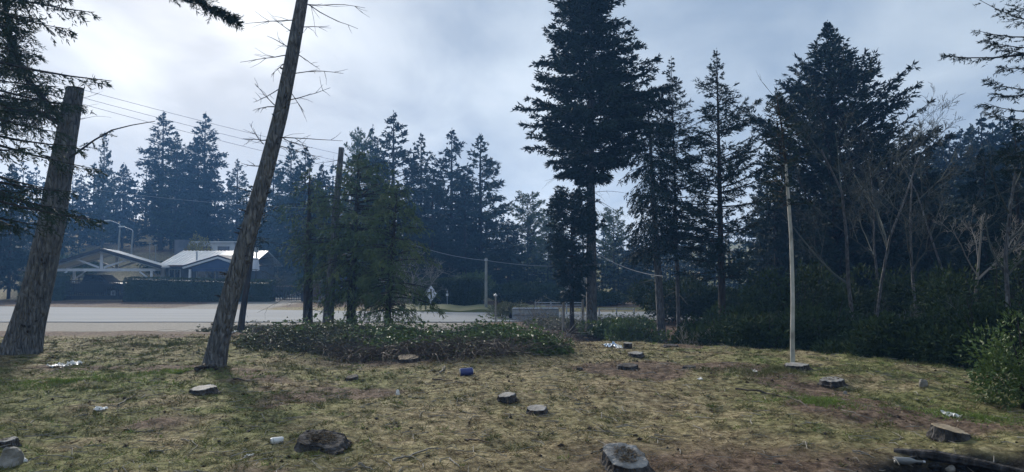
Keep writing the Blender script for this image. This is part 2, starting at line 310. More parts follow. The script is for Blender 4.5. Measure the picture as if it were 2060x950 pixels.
def ground_mat():
    m, nt, b = new_mat('ground'); N = nt.nodes; L = nt.links
    tc = N.new('ShaderNodeTexCoord')
    def nz(s, d, off=0.0, rough=0.6):
        mp = N.new('ShaderNodeMapping'); mp.inputs['Location'].default_value = (off, off * 1.7, 0); L.new(tc.outputs['Object'], mp.inputs[0])
        n = N.new('ShaderNodeTexNoise'); n.inputs['Scale'].default_value = s; n.inputs['Detail'].default_value = d; n.inputs['Roughness'].default_value = rough
        L.new(mp.outputs[0], n.inputs['Vector']); return n.outputs['Fac']
    def ramp(f, stops):
        r = N.new('ShaderNodeValToRGB'); L.new(f, r.inputs[0]); el = r.color_ramp.elements
        while len(el) < len(stops): el.new(0.5)
        for k, (p, c) in enumerate(stops): el[k].position = p; el[k].color = (*c, 1)
        return r.outputs[0]
    def mix(f, a, c):
        x = N.new('ShaderNodeMix'); x.data_type = 'RGBA'; L.new(f, x.inputs[0]); L.new(a, x.inputs[6]); L.new(c, x.inputs[7]); return x.outputs[2]
    def mth(op, a, c):
        q = N.new('ShaderNodeMath'); q.operation = op; q.use_clamp = True
        for k, v in enumerate((a, c)):
            if isinstance(v, (int, float)): q.inputs[k].default_value = v
            else: L.new(v, q.inputs[k])
        return q.outputs[0]
    def attr(n): x = N.new('ShaderNodeAttribute'); x.attribute_name = n; return x.outputs['Fac']
    fine = nz(9, 9, 3, 0.72); mid = nz(3.0, 5, 7); big = nz(0.55, 4, 1)
    straw = ramp(fine, [(0.36, (0.035, 0.026, 0.015)), (0.5, (0.21, 0.165, 0.092)), (0.64, (0.43, 0.355, 0.22))])
    grass = ramp(fine, [(0.36, (0.022, 0.024, 0.008)), (0.5, (0.135, 0.142, 0.05)), (0.64, (0.27, 0.265, 0.115))])
    soil = ramp(nz(8, 9, 11, 0.75), [(0.36, (0.022, 0.014, 0.010)), (0.5, (0.11, 0.075, 0.053)), (0.64, (0.25, 0.185, 0.135))])
    dirt = ramp(nz(9, 6, 17, 0.7), [(0.3, (0.20, 0.18, 0.155)), (0.7, (0.32, 0.30, 0.265))])
    char = ramp(nz(25, 5, 5), [(0.35, (0.006, 0.006, 0.006)), (0.75, (0.04, 0.038, 0.036))])
    g_f = ramp(mth('ADD', mth('MULTIPLY', big, 0.6), mth('MULTIPLY', mid, 0.4)), [(0.42, (0, 0, 0)), (0.56, (1, 1, 1))])
    c = mix(mth('ADD', mth('MULTIPLY', g_f, 0.42), mth('MULTIPLY', attr('green'), 0.7)), straw, grass)
    def edge(a, s=0.9):
        x = N.new('ShaderNodeMapRange'); x.inputs[1].default_value = 0.35; x.inputs[2].default_value = 0.65
        L.new(mth('ADD', mth('MULTIPLY', attr(a), s), mth('MULTIPLY', mid, 0.4)), x.inputs[0]); return x.outputs[0]
    c = mix(edge('soil', 0.68), c, soil); c = mix(edge('dirt'), c, dirt); c = mix(edge('char'), c, char)
    L.new(c, b.inputs['Base Color']); b.inputs['Roughness'].default_value = 0.95; b.inputs['Specular IOR Level'].default_value = 0.1
    bp = N.new('ShaderNodeBump'); bp.inputs['Strength'].default_value = 0.9; bp.inputs['Distance'].default_value = 0.06
    L.new(fine, bp.inputs['Height']); L.new(bp.outputs[0], b.inputs['Normal'])
    return m

# ------------------------------------------------------------------ ground, road
def axis(lo, hi, step, far_lo, far_hi, grow=1.16):
    a = list(np.arange(lo, hi, step)); s = step; x = a[-1]
    while x < far_hi: s *= grow; x += s; a.append(x)
    s = step; x = lo; left = []
    while x > far_lo: s *= grow; x -= s; left.append(x)
    return np.array(left[::-1] + a)
def zones(x, y):
    n = fbm(x * 0.5, y * 0.5, 40); n2 = fbm(x * 1.4, y * 1.4, 44)
    px = 1030 + x / np.maximum(y, 0.5) * FPX
    green = np.clip(sst(-0.5, -3.0, x) * sst(24, 8, y) + sst(2.0, 4.5, x) * sst(6.5, 8.0, y), 0, 1) * sst(0.3, 0.52, n2)
    soil = sst(19, 22.5, y) * (1 - sst(28.8, 29.3, y)) * sst(1, -2.5, x)
    soil = np.maximum(soil, 1.0 * np.exp(-(((x - 2.3) / 2.2) ** 2 + ((y - 5.9) / 1.25) ** 2)))
    soil = np.maximum(soil, 0.9 * np.exp(-(((x + 2.0) / 1.9) ** 2 + ((y - 13.3) / 0.9) ** 2)))
    soil = np.maximum(soil, 0.8 * np.exp(-(((x - 3.2) / 2.0) ** 2 + ((y - 19.0) / 1.9) ** 2)))
    soil = np.maximum(soil, 0.7 * sst(0.58, 0.7, n) * sst(5, 6, y))
    soil = np.maximum(soil, np.exp(-(((x + 5.6) / 0.9) ** 2 + ((y - 12.0) / 0.5) ** 2)))
    soil = np.maximum(soil, sst(0, 2, x * 0.9 - np.clip(17.5 - y * 0.75, -2, 30) + 1.2) * sst(9, 12, y) * sst(40, 32, y))
    soil = np.maximum(soil, 0.9 * sst(40, 42, y) * sst(50, 48, y))
    dirt = sst(24.6, 26.2, y) * sst(31, 30, y) * sst(0, -3, x)
    dirt = np.maximum(dirt, sst(35, 38, y) * sst(70, 60, y) * np.exp(-((x + 16.2 + (y - 43) * 0.05) / 2.6) ** 4))
    char = np.exp(-(((x - PIT[0] - 0.05) / 1.0) ** 2 + ((y - PIT[1] + 0.1) / 0.52) ** 2) ** 1.4)
    return green, soil, dirt, char
def build_ground():
    xs = axis(-8.0, 8.0, 0.085, -1500, 1500, 1.12); ys = axis(4.6, 12, 0.085, -60, 3000, 1.045)
    X, Y = np.meshgrid(xs, ys); Z = gz(X, Y); nx, ny = len(xs), len(ys)
    i = np.arange(ny - 1)[:, None] * nx + np.arange(nx - 1)[None]
    F = np.stack([i, i + 1, i + nx + 1, i + nx], -1).reshape(-1, 4)
    g = Geo(); g.add(np.stack([X, Y, Z], -1).reshape(-1, 3), F)
    o = g.build('ground', ground_mat(), smooth=True)
    for nme, a in zip(('green', 'soil', 'dirt', 'char'), zones(X, Y)):
        t = o.data.attributes.new(nme, 'FLOAT', 'POINT'); t.data.foreach_set('value', a.astype(np.float32).ravel())
    struct(o, 'rough clearing of dry straw and patchy grass')
build_ground()
def build_road():
    m, nt, b = new_mat('asphalt'); N = nt.nodes; L = nt.links
    tc = N.new('ShaderNodeTexCoord'); mp = N.new('ShaderNodeMapping'); mp.inputs['Scale'].default_value = (0.12, 1.0, 1); L.new(tc.outputs['Object'], mp.inputs[0])
    n = N.new('ShaderNodeTexNoise'); n.inputs['Scale'].default_value = 1.2; n.inputs['Detail'].default_value = 6; L.new(mp.outputs[0], n.inputs['Vector'])
    r = N.new('ShaderNodeValToRGB'); L.new(n.outputs['Fac'], r.inputs[0]); r.color_ramp.elements[0].position = 0.3; r.color_ramp.elements[0].color = (0.185, 0.20, 0.215, 1)
    r.color_ramp.elements[1].position = 0.7; r.color_ramp.elements[1].color = (0.235, 0.25, 0.265, 1); L.new(r.outputs[0], b.inputs['Base Color'])
    b.inputs['Roughness'].default_value = 0.9; b.inputs['Specular IOR Level'].default_value = 0.08
    xs = np.arange(-80, 80.1, 1.0); g = Geo()
    near = 29.4 + 0.05 * (fbm(xs * 0.6, xs * 0, 5) - 0.5) * 12 * 0.2 + np.maximum(0, xs + 2) * 0.13
    far = np.interp(xs, [-80, -29, -2, 10, 80], [46, 41.2, 35.6, 36.5, 44.0])
    z = np.full(len(xs), -0.515); top = np.c_[xs, near, z]; bot = np.c_[xs, far, z]
    V = np.vstack([top, bot, np.c_[xs, near, z - 0.12], np.c_[xs, far, z - 0.12]]); n_ = len(xs); i = np.arange(n_ - 1)
    Q = np.vstack([np.stack([i, i + 1, n_ + i + 1, n_ + i], -1), np.stack([2 * n_ + i, 2 * n_ + i + 1, i + 1, i], -1), np.stack([n_ + i, n_ + i + 1, 3 * n_ + i + 1, 3 * n_ + i], -1)])
    g.add(V, Q); struct(g.build('road', m), 'pale paved road crossing behind the clearing')
    # low grassy bank past the road on the right
    g = Geo(); xs = np.arange(-6.2, 2.0, 0.4); P = []
    for x in xs:
        y0 = np.interp(x, [-29, -2, 10], [41.2, 35.6, 36.5]) + 0.05
        for dy, dz in ((0, -0.56), (0.15, -0.42), (0.7, -0.36), (3.5, -0.34), (5.0, -0.6)): P.append((x, y0 + dy, dz + 0.05 * math.sin(x * 3)))
    n_ = len(xs); Q = [[i * 5 + k, (i + 1) * 5 + k, (i + 1) * 5 + k + 1, i * 5 + k + 1] for i in range(n_ - 1) for k in range(4)]
    g.add(P, Q); struct(g.build('verge', M['grass']), 'green grassy verge between the road and the tall hedge')
build_road()

# ------------------------------------------------------------------ tree builders
def crown_geo(H, hb, prof, seed, nb, a0, a1, b, twl=0.45, per_m=14, K=8, tl=0.13, tw=0.03, droop=0.15, hang=0.0, lean=(0, 0), jit=(0.7, 1.15), tip=True, wood_n=4, base=(0, 0, 0), az_bias=None, bump=0.35, wr=0.011, s0=0.12):
    """needle geometry and branch wood of a conifer; prof = [(0..1 up the crown, radius)]"""
    rng = np.random.default_rng(seed)
    u = (np.arange(nb) + rng.random(nb)) / nb; u = u ** 1.08
    z = hb + (H - hb) * u
    az = rng.random(nb) * 2 * np.pi if az_bias is None else az_bias[0] + rng.normal(size=nb) * az_bias[1]
    Rr = np.interp(u, [p[0] for p in prof], [p[1] for p in prof])
    lump = 1 + bump * (vnoise(az * 1.3 + 10, z * 0.9, seed) - 0.5) * 2
    L = np.maximum(Rr * rng.uniform(jit[0], jit[1], nb) * lump, 0.06)
    a = a0 + (a1 - a0) * u + rng.normal(size=nb) * 0.10
    hd = np.c_[np.cos(az), np.sin(az), np.zeros(nb)]
    ln = np.array([lean[0], lean[1], 0.0])
    B = np.asarray(base) + np.c_[np.zeros(nb), np.zeros(nb), z] + ln * (z / H)[:, None]
    cv = rng.normal(size=nb) * 0.12
    side0 = np.c_[-hd[:, 1], hd[:, 0], np.zeros(nb)]
    def pos(i, s):
        l = L[i]
        return B[i] + hd[i] * (l * s)[:, None] + side0[i] * (l * cv[i] * s * s)[:, None] + np.array([0, 0, 1.0]) * (l * (a[i] * s + b * s * s))[:, None]
    K6 = wood_n + 1; S = np.linspace(0, 1, K6)
    I = np.repeat(np.arange(nb), K6); P = pos(I, np.tile(S, nb)).reshape(nb, K6, 3)
    rad = (wr * (0.6 + L))[:, None] * (1 - 0.85 * S)[None]
    wood = Geo(); tubes(wood, P, rad, 4, rng.random(nb), cap=False)
    nt = np.maximum((per_m * L).astype(int), 4); i = np.repeat(np.arange(nb), nt); n = len(i)
    s = s0 + (1 - s0) * rng.random(n) ** 0.8
    p0 = pos(i, s); tg = nrm(pos(i, s + 0.03) - p0)
    sg = np.where(rng.random(n) < 0.5, -1.0, 1.0)[:, None]; lat = nrm(np.cross(tg, [0, 0, 1.0]))
    d = nrm(tg * rng.uniform(0.35, 0.9, (n, 1)) + lat * sg * rng.uniform(0.25, 0.95, (n, 1)) + np.array([0, 0, 1.0]) * (rng.normal(size=(n, 1)) * 0.2 - droop))
    tlen = twl * (0.35 + 0.65 * (1 - s)) * rng.uniform(0.5, 1.2, n) * np.clip(L[i] / (twl * 1.6), 0.0, 1.0) + 0.02
    ii = np.repeat(np.arange(n), K); q = rng.random(n * K) ** 0.85
    pp = p0[ii] + d[ii] * (tlen[ii] * q)[:, None]; pp[:, 2] -= (0.25 * droop + hang) * tlen[ii] * q * q
    dd = nrm(d[ii] + rng.normal(size=(n * K, 3)) * 0.42); dd[:, 2] -= hang * 0.9
    nd = Geo()
    av = np.clip(rng.random(n)[ii] * 0.7 + rng.random(n * K) * 0.3, 0, 1)
    tls = tl * np.clip(0.45 + L[i][ii] / (tl * 7), 0.45, 1.0)
    leaves(nd, pp, dd, tls * rng.uniform(0.6, 1.3, n * K), tw * rng.uniform(0.7, 1.3, n * K), rng, a=av)
    if tip:
        n = 14; zz = H * (1.012 - 0.045 * rng.random(n)); Pt = np.asarray(base) + np.c_[np.zeros(n), np.zeros(n), zz] + ln * (zz / H)[:, None]
        leaves(nd, Pt, np.c_[rng.normal(size=(n, 2)) * 0.35, np.full(n, 0.9)], tl * 0.6, tw * 0.6, rng)
    return nd, wood
def trunk_geo(P, Rr, n=12, rough=0.06, seed=0, flare=0.0, sub=6):
    """tapered trunk through the points P with an uneven surface and root flare"""
    P = np.asarray(P, float); Rr = np.asarray(Rr, float); K = (len(P) - 1) * sub + 1
    t = np.linspace(0, len(P) - 1, K); C = np.stack([np.interp(t, np.arange(len(P)), P[:, k]) for k in range(3)], 1); r = np.interp(t, np.arange(len(P)), Rr)
    for _ in range(2): C[1:-1] = (C[:-2] + 2 * C[1:-1] + C[2:]) / 4
    g = Geo(); tubes(g, C, r, n)
    V = g.V[0].reshape(K, n, 3); ang = np.arange(n)[None] * 2 * np.pi / n; hh = (C[:, 2] - C[0, 2])[:, None]
    f = 1 + rough * (fbm(np.cos(ang) * 2.5 + hh * 0.7 + 20, np.sin(ang) * 2.5 + hh * 0.5 + 20, seed) - 0.5) * 2
    f = f + flare * np.exp(-hh / (Rr[0] * 0.9)) * (0.7 + 0.6 * np.cos(ang * 5 + seed) * 0.5 + 0.3 * np.cos(ang * 3 + seed * 2))
    g.V[0] = (C[:, None] + (V - C[:, None]) * f[:, :, None]).reshape(-1, 3)
    return g
def bare_geo(seed, H, r0, levels=4, spread=0.6, up=0.35, nb=(5, 8), fork=0.3, lean=(0, 0), wig=0.12, base=(0, 0, 0), ratio=0.55, minr=0.004):
    """leafless tree: tapered trunk plus branch wood"""
    rng = np.random.default_rng(seed); segs = {k: [] for k in range(levels + 1)}
    def grow(p, d, l, r, lev):
        K = 6; pts = [p]; q = p.copy(); dd = d.copy()
        for k in range(K - 1):
            dd = nrm(dd + rng.normal(size=3) * wig + np.array([0, 0, up * 0.12])); q = q + dd * l / (K - 1); pts.append(q)
        pts = np.array(pts); re = max(r * (0.45 if lev else 0.35), minr); segs[lev].append((pts, np.linspace(r, re, K)))
        if lev >= levels: return
        for _ in range(rng.integers(nb[0], nb[1] + 1)):
            s = rng.uniform(fork if lev == 0 else 0.2, 1.0); k = min(int(s * (K - 1)), K - 2); f = s * (K - 1) - k
            b = pts[k] * (1 - f) + pts[k + 1] * f; ax = nrm(pts[k + 1] - pts[k])
            o = rng.normal(size=3); o = nrm(o - ax * (o @ ax)); nd = nrm(ax * (1 - spread) + o * spread + np.array([0, 0, up * 0.5]))
            grow(b, nd, l * ratio * rng.uniform(0.6, 1.15) * (1.15 - 0.5 * s), max((r + (re - r) * s) * 0.6, minr), lev + 1)
    grow(np.asarray(base, float), nrm(np.array([lean[0], lean[1], 1.0])), H, r0, 0)
    tr = Geo(); tw = Geo()
    for lev, S in segs.items():
        if not S: continue
        P = np.array([x[0] for x in S]); Q = np.array([x[1] for x in S])
        tubes(tr if lev == 0 else tw, P, Q, 8 if lev == 0 else (5 if lev == 1 else 3), rng.random(len(S)), cap=False)
    return tr, tw
def twigs_geo(starts, dirs, lens, rng, r=0.008, K=6, wig=0.13, sag=0.0, sub=3):
    """thin dead boughs with side twigs"""
    out = []
    for p, d, l in zip(starts, dirs, lens):
        g = Geo(); out.append(g); pts = [np.asarray(p, float)]; dd = nrm(d); q = pts[0]
        for k in range(K - 1):
            dd = nrm(dd + rng.normal(size=3) * wig + np.array([0, 0, -sag])); q = q + dd * l / (K - 1); pts.append(q)
        pts = np.array(pts); tubes(g, pts, np.linspace(r, r * 0.3, K), 4, rng.random(), cap=False)
        for _ in range(sub):
            k = rng.integers(1, K - 1); o = nrm(nrm(pts[k + 1] - pts[k]) + rng.normal(size=3) * 0.6); ll = l * rng.uniform(0.15, 0.45)
            tubes(g, np.array([pts[k], pts[k] + o * ll * 0.5, pts[k] + o * ll + rng.normal(size=3) * 0.08 * ll]), [r * 0.5, r * 0.35, r * 0.2], 3, rng.random(), cap=False)
    return Boughs(out)
class Boughs(list):
    def build(s, name, mat, parent, org=(0, 0, 0)):
        for g in s: g.build(name, mat, parent, org=org)
def conifer(label, loc, H, hb, prof, seed, trunk_r, nb, a0, a1, b, name='conifer_tree', needle='needle', bark='bark_dark', group=None, lean=(0, 0), dead=0, **kw):
    loc = np.asarray(loc, float); t = thing(name, label, 'tree', tuple(loc), group)
    nd, wd = crown_geo(H, hb, prof, seed, nb, a0, a1, b, lean=lean, **kw)
    nd.build('crown', M[needle], t, org=(0, 0, 0)); wd.build('branch_wood', M[bark], t, org=(0, 0, 0))
    ln = np.array([lean[0], lean[1], 0.0])
    P = [ln * f + np.array([0, 0, H * f]) for f in (0, 0.12, 0.3, 0.55, 0.8, 1.0)]; P[0] = P[0] - np.array([0, 0, 0.2])
    trunk_geo(P, [trunk_r * f for f in (1.0, 0.9, 0.8, 0.55, 0.3, 0.04)], 10, 0.08, seed, flare=0.35).build('trunk', M[bark], t, org=(0, 0, 0), smooth=True)
    if dead:
        rng = np.random.default_rng(seed + 5); zz = rng.uniform(0.12 * H, hb + 0.15 * (H - hb), dead); aa = rng.random(dead) * 2 * np.pi
        S = [ln * (z / H) + np.array([0, 0, z]) for z in zz]; D = [np.array([math.cos(x), math.sin(x), rng.uniform(-0.25, 0.15)]) for x in aa]
        twigs_geo(S, D, rng.uniform(0.7, 2.0, dead), rng, 0.010, sag=0.06, wig=0.10).build('dead_bough', M['twig'], t, org=(0, 0, 0))
    return t
def copy_tree(o, label, loc, rz, s, group=None, sx=None):
    c = o.copy(); col.objects.link(c); c.location = tuple(loc); c.rotation_euler = (0, 0, rz); c.scale = (sx or s, sx or s, s)
    c['label'] = label
    if group: c['group'] = group
    elif 'group' in c: del c['group']
    for ch in list(o.children):
        d = ch.copy(); col.objects.link(d); d.parent = c
    return c

# ------------------------------------------------------------------ trees of the clearing
def big_trees():
    # the tall dense conifer in the middle
    b = G(1190, 668); k = b[1] / FPX; z = lambda y: zrow(y, b[1]) - b[2]
    hb, H = z(372), z(-75); f = lambda y: (z(y) - hb) / (H - hb)
    prof = [(0, 0.45), (f(350), 1.0), (f(310), 1.65), (f(260), 2.15), (f(200), 2.2), (f(160), 2.0), (f(100), 1.6), (f(0), 0.98), (1, 0.05)]
    conifer('tallest dense dark conifer with a bare trunk below, in the middle of the clearing edge', b, H, hb, prof, 11, 0.21, 400, -0.05, 0.35, 0.05, needle='needle_dark', bark='bark', jit=(0.55, 1.2), bump=0.45, per_m=20, K=8, tl=0.17, tw=0.05, twl=0.6, dead=22, lean=(0.0, 0))
    # three slender trees right of it
    b = G(1332, 682); z = lambda y: zrow(y, b[1]) - b[2]; H = z(178); hb = z(505)
    conifer('conifer with hanging curtain-like sprays and thick lower trunk right of the tallest conifer', b, H, hb, [(0, 0.9), (0.45, 1.05), (0.75, 0.85), (0.92, 0.45), (1, 0.12)], 23, 0.155, 190, -0.10, 0.25, -0.35, needle='needle_dark', bark='bark', per_m=15, K=9, tl=0.13, tw=0.028, twl=0.5, hang=0.75, lean=(-0.42, 0.2), dead=16)
    b = G(1366, 684); z = lambda y: zrow(y, b[1]) - b[2]; H = z(118); hb = z(520)
    conifer('slender spire conifer with a thin pale trunk, left one of two equal spires', b, H, hb, [(0, 0.95), (0.35, 1.15), (0.6, 0.9), (0.78, 0.55), (0.9, 0.26), (1, 0.04)], 31, 0.075, 190, -0.10, 0.45, 0.05, needle='needle_dark', bark='bark', jit=(0.4, 1.3), per_m=24, K=8, tl=0.12, tw=0.026, twl=0.38, lean=(-0.15, 0.1), dead=10)
    b = on(1452, 23.5); z = lambda y: zrow(y, b[1]) - b[2]; H = z(106); hb = z(560)
    conifer('slender spire conifer with long upturned right-hand boughs, right one of two equal spires', b, H, hb, [(0, 1.3), (0.3, 1.5), (0.55, 1.35), (0.72, 0.9), (0.85, 0.45), (0.94, 0.2), (1, 0.04)], 37, 0.13, 165, -0.15, 0.55, 0.22, needle='needle_dark', per_m=24, K=8, tl=0.13, tw=0.028, twl=0.42, lean=(-0.08, 0), jit=(0.35, 1.3))
    # the broad conifer on the right with upswept boughs
    b = on(1690, 31); z = lambda y: zrow(y, b[1]) - b[2]; H = z(48); hb = z(640)
    conifer('broad pointed conifer with upswept boughs at the right of the clearing', b, H, hb, [(0, 3.0), (0.25, 3.3), (0.5, 3.15), (0.65, 2.5), (0.78, 1.55), (0.87, 0.85), (0.93, 0.42), (0.975, 0.15), (1, 0.03)], 41, 0.28, 470, 0.25, 0.6, 0.12, needle='needle_dark', per_m=11, K=7, tl=0.22, tw=0.06, twl=0.65, lean=(-0.35, 0))
    # conifer beyond the right edge, boughs reaching in
    b = on(2128, 12.3); z = lambda y: zrow(y, b[1]) - b[2]; H = z(-230); hb = z(330)
    conifer('conifer at the right edge with drooping boughs tipped upward reaching into view', b, H, hb, [(0, 1.25), (0.4, 1.5), (0.7, 1.3), (1, 0.1)], 47, 0.2, 70, -0.30, 0.3, 0.32, needle='needle_dark', per_m=22, K=14, tl=0.075, tw=0.014, twl=0.30, droop=0.25, jit=(0.55, 1.1))
    # the small round dark evergreen behind the tallest conifer's trunk
    b = on(1150, 26); z = lambda y: zrow(y, b[1]) - b[2]; H = z(392); hb = z(605)
    conifer('small dense round-headed dark evergreen left of the tallest conifer trunk', b, H, hb, [(0, 0.35), (0.25, 0.6), (0.45, 0.9), (0.75, 1.0), (0.9, 0.8), (1, 0.45)], 53, 0.09, 190, 0.0, 0.5, 0.0, needle='needle_dark', per_m=20, K=10, tl=0.14, tw=0.035, twl=0.4, tip=False)
    # soft grey-green trees by the road
    b = on(621, 24.5); z = lambda y: zrow(y, b[1]) - b[2]; H = z(340); hb = z(515)
    conifer('dark trunked roadside tree with soft sprays, left of the topped grey trunk', b, H, hb, [(0, 0.75), (0.4, 0.95), (0.75, 0.6), (1, 0.15)], 59, 0.19, 90, -0.2, 0.35, -0.15, needle='needle_soft', per_m=11, K=8, tl=0.12, tw=0.022, twl=0.5, droop=0.35, hang=0.35, dead=12)
    b = on(706, 24.0); z = lambda y: zrow(y, b[1]) - b[2]; H = z(305); hb = z(600)
    conifer('tall soft grey-green drooping tree right of the topped grey trunk', b, H, hb, [(0, 0.9), (0.3, 1.5), (0.6, 1.35), (0.85, 0.8), (1, 0.15)], 61, 0.17, 230, -0.15, 0.45, -0.20, needle='needle_soft', per_m=11, K=8, jit=(0.5, 1.35), tl=0.14, tw=0.026, twl=0.55, droop=0.35, hang=0.4, lean=(0.25, 0), dead=10)
    b = on(779, 22.6); z = lambda y: zrow(y, b[1]) - b[2]; H = z(372); hb = z(628)
    conifer('low drooping grey-green tree whose sprays sweep the bramble by the road', b, H, hb, [(0, 0.85), (0.3, 1.1), (0.65, 0.95), (0.9, 0.5), (1, 0.1)], 67, 0.11, 175, -0.15, 0.55, -0.25, needle='needle_soft', per_m=11, K=8, jit=(0.5, 1.35), tl=0.14, tw=0.026, twl=0.5, droop=0.35, hang=0.4, lean=(0.3, 0))
    # thin dark trunk by the leaning pole-like trunk
    b = on(485, 24.0); z = lambda y: zrow(y, b[1]) - b[2]; H = z(330); hb = z(500)
    conifer('thin dark leaning tree with a side stub just right of the long leaning trunk', b, H, hb, [(0, 0.4), (0.5, 0.5), (1, 0.1)], 71, 0.115, 36, -0.1, 0.4, -0.1, needle='needle_dark', per_m=12, K=8, tl=0.12, tw=0.024, twl=0.4, lean=(0.75, 0), dead=9)
big_trees()

def left_trees():
    # thick topped trunk on the left
    b = G(42, 712); Y = b[1]; t = thing('topped_tree', 'thick leaning trunk sawn off flat at the top, at the left', 'tree', tuple(b))
    pts = [(42, 722), (55, 660), (80, 560), (106, 440), (125, 330), (138, 250), (151, 179)]; wd = [66, 60, 54, 49, 43, 38, 32]
    P = [at(x, y, Y + 0.02 * i) - b for i, (x, y) in enumerate(pts)]; P[0][2] = -0.15
    Rr = [w * Y / FPX / 2 for w in wd]
    trunk_geo(P, Rr, 28, 0.10, 3, flare=0.40, sub=16).build('trunk', M['bark'], t, org=(0, 0, 0), smooth=True)
    rng = np.random.default_rng(101)
    g = Geo(); c = P[-1]; n = 16; an = np.arange(n) * 2 * np.pi / n; rr = Rr[-1] * 1.04
    V = np.vstack([np.c_[np.cos(an) * rr, np.sin(an) * rr, np.full(n, -0.02)], np.c_[np.cos(an) * rr, np.sin(an) * rr, np.full(n, 0.02)], [[0, 0, 0.02]]]) + c
    g.add(V, [[i, (i + 1) % n, n + (i + 1) % n, n + i] for i in range(n)], [[n + i, n + (i + 1) % n, 2 * n] for i in range(n)]).build('sawn_top', M['bark_dark'], t, org=(0, 0, 0))
    def limb(pp, r, nm='limb', m='bark_dark'):
        Q = np.array([at(x, y, Y + dy) - b for x, y, dy in pp]); g = Geo(); tubes(g, Q, np.linspace(r, r * 0.25, len(Q)), 7); return g.build(nm, M[m], t, org=(0, 0, 0), smooth=True), Q
    L1 = limb([(128, 240, 0), (100, 215, -0.3), (72, 180, -0.6), (48, 150, -0.9), (28, 100, -1.2), (15, 60, -1.4), (10, 10, -1.5)], 0.075)[1]
    L2 = limb([(120, 248, 0), (80, 225, 0.2), (40, 222, 0.4), (0, 205, 0.6), (-40, 200, 0.8)], 0.06)[1]
    L3 = limb([(140, 318, 0), (165, 300, -0.1), (190, 282, -0.2), (225, 262, -0.3), (265, 252, -0.4), (312, 244, -0.5)], 0.026)[1]
    nd = Geo()
    def spray(Q, n, tl, ln, spread=0.9, s0=0.15, down=0.35):
        s = rng.uniform(s0, 1, n) * (len(Q) - 1); k = np.minimum(s.astype(int), len(Q) - 2); f = (s - k)[:, None]
        p = Q[k] * (1 - f) + Q[k + 1] * f; tg = nrm(Q[k + 1] - Q[k]); d = nrm(tg * 0.5 + rng.normal(size=(n, 3)) * spread + np.array([0, 0, -down]))
        l = ln * rng.uniform(0.4, 1.2, n); K = 26; ii = np.repeat(np.arange(n), K); q = rng.random(n * K)
        pp = p[ii] + d[ii] * (l[ii] * q)[:, None]; pp[:, 2] -= 0.25 * l[ii] * q * q
        leaves(nd, pp, d[ii] + rng.normal(size=(n * K, 3)) * 0.6, tl * rng.uniform(0.6, 1.2, n * K), 0.017, rng)
        W = np.stack([p, p + d * l[:, None] * 0.5, p + d * l[:, None] - np.array([0, 0, 0.25]) * l[:, None]], 1); tubes(wd_, W, np.tile([0.007, 0.005, 0.002], (n, 1)), 3, rng.random(n), cap=False)
    wd_ = Geo(); spray(L1, 240, 0.085, 0.6); spray(L2, 220, 0.085, 0.6); spray(L3[:4], 8, 0.06, 0.25, s0=0.3)
    nd.build('crown', M['needle'], t, org=(0, 0, 0)); wd_.build('branch_wood', M['bark_dark'], t, org=(0, 0, 0))
    S = [P[5] + (P[6] - P[5]) * f for f in (0.1, 0.35, 0.7, 0.95)] + [P[4], P[3]]; D = [(1, 0.1, 0.1), (1, -0.2, 0.25), (0.8, 0.2, 0.2), (0.6, -0.2, 0.7), (1, 0.3, -0.1), (1, 0, 0.1)]
    twigs_geo(S, [np.array(d) for d in D], [0.8, 0.6, 0.5, 0.35, 1.0, 0.9], rng, 0.006).build('dead_bough', M['twig'], t, org=(0, 0, 0))
    for q in range(9):
        f = rng.uniform(0.8, 5.6); i = int(f); c = P[i] + (P[i + 1] - P[i]) * (f - i); a = rng.uniform(-2.9, -0.2); d = np.array([math.cos(a), math.sin(a), 0.25]); rr = Rr[i] * 0.9; g = Geo(); tubes(g, np.array([c + d * rr * 0.7, c + d * (rr + 0.05), c + d * (rr + rng.uniform(0.07, 0.2))]), [0.035, 0.022, 0.012], 7); g.build('branch_stub', M['bark_dark'], t, org=(0, 0, 0))
    # long leaning trunk
    b = G(432, 738); Y = b[1]; t = thing('leaning_tree', 'long leaning bare trunk with dead twigs left of centre', 'tree', tuple(b))
    pts = [(428, 748), (440, 690), (462, 600), (497, 480), (535, 345), (566, 225), (590, 100), (608, 0), (640, -200)]; wd = [46, 40, 37, 34, 31, 29, 26, 23, 16]
    P = [at(x, y, Y - 0.01 * i) - b for i, (x, y) in enumerate(pts)]; P[0][2] = -0.12; Rr = [w * Y / FPX / 2 for w in wd]
    trunk_geo(P, Rr, 24, 0.07, 8, flare=0.15, sub=12).build('trunk', M['bark'], t, org=(0, 0, 0), smooth=True)
    rng = np.random.default_rng(77); spec = [(607, 8, 735, 20, 1), (607, 3, 725, 55, 1), (601, 40, 480, 35, 0), (590, 100, 540, 65, 0), (588, 110, 480, 100, 0), (585, 118, 540, 145, 0), (592, 105, 640, 145, 1), (578, 150, 690, 140, 1), (570, 205, 670, 186, 1), (560, 180, 515, 215, 0), (556, 215, 515, 170, 0), (553, 215, 510, 217, 0), (545, 270, 630, 290, 1), (543, 275, 700, 292, 1), (538, 285, 640, 330, 1), (536, 282, 480, 278, 0), (530, 290, 490, 258, 0), (527, 335, 490, 330, 0), (596, 70, 560, 45, 0), (600, 55, 650, 50, 1), (575, 170, 620, 215, 1), (520, 390, 470, 372, 0), (505, 440, 560, 420, 1), (470, 560, 440, 548, 0), (462, 590, 455, 560, 0)]
    S, D, Ls = [], [], []
    for x0, y0, x1, y1, r in spec:
        dy = rng.uniform(-0.5, 0.5); p = at(x0, y0, Y) - b; q = at(x1, y1, Y + dy) - b; S.append(p); D.append(q - p); Ls.append(float(np.linalg.norm(q - p)))
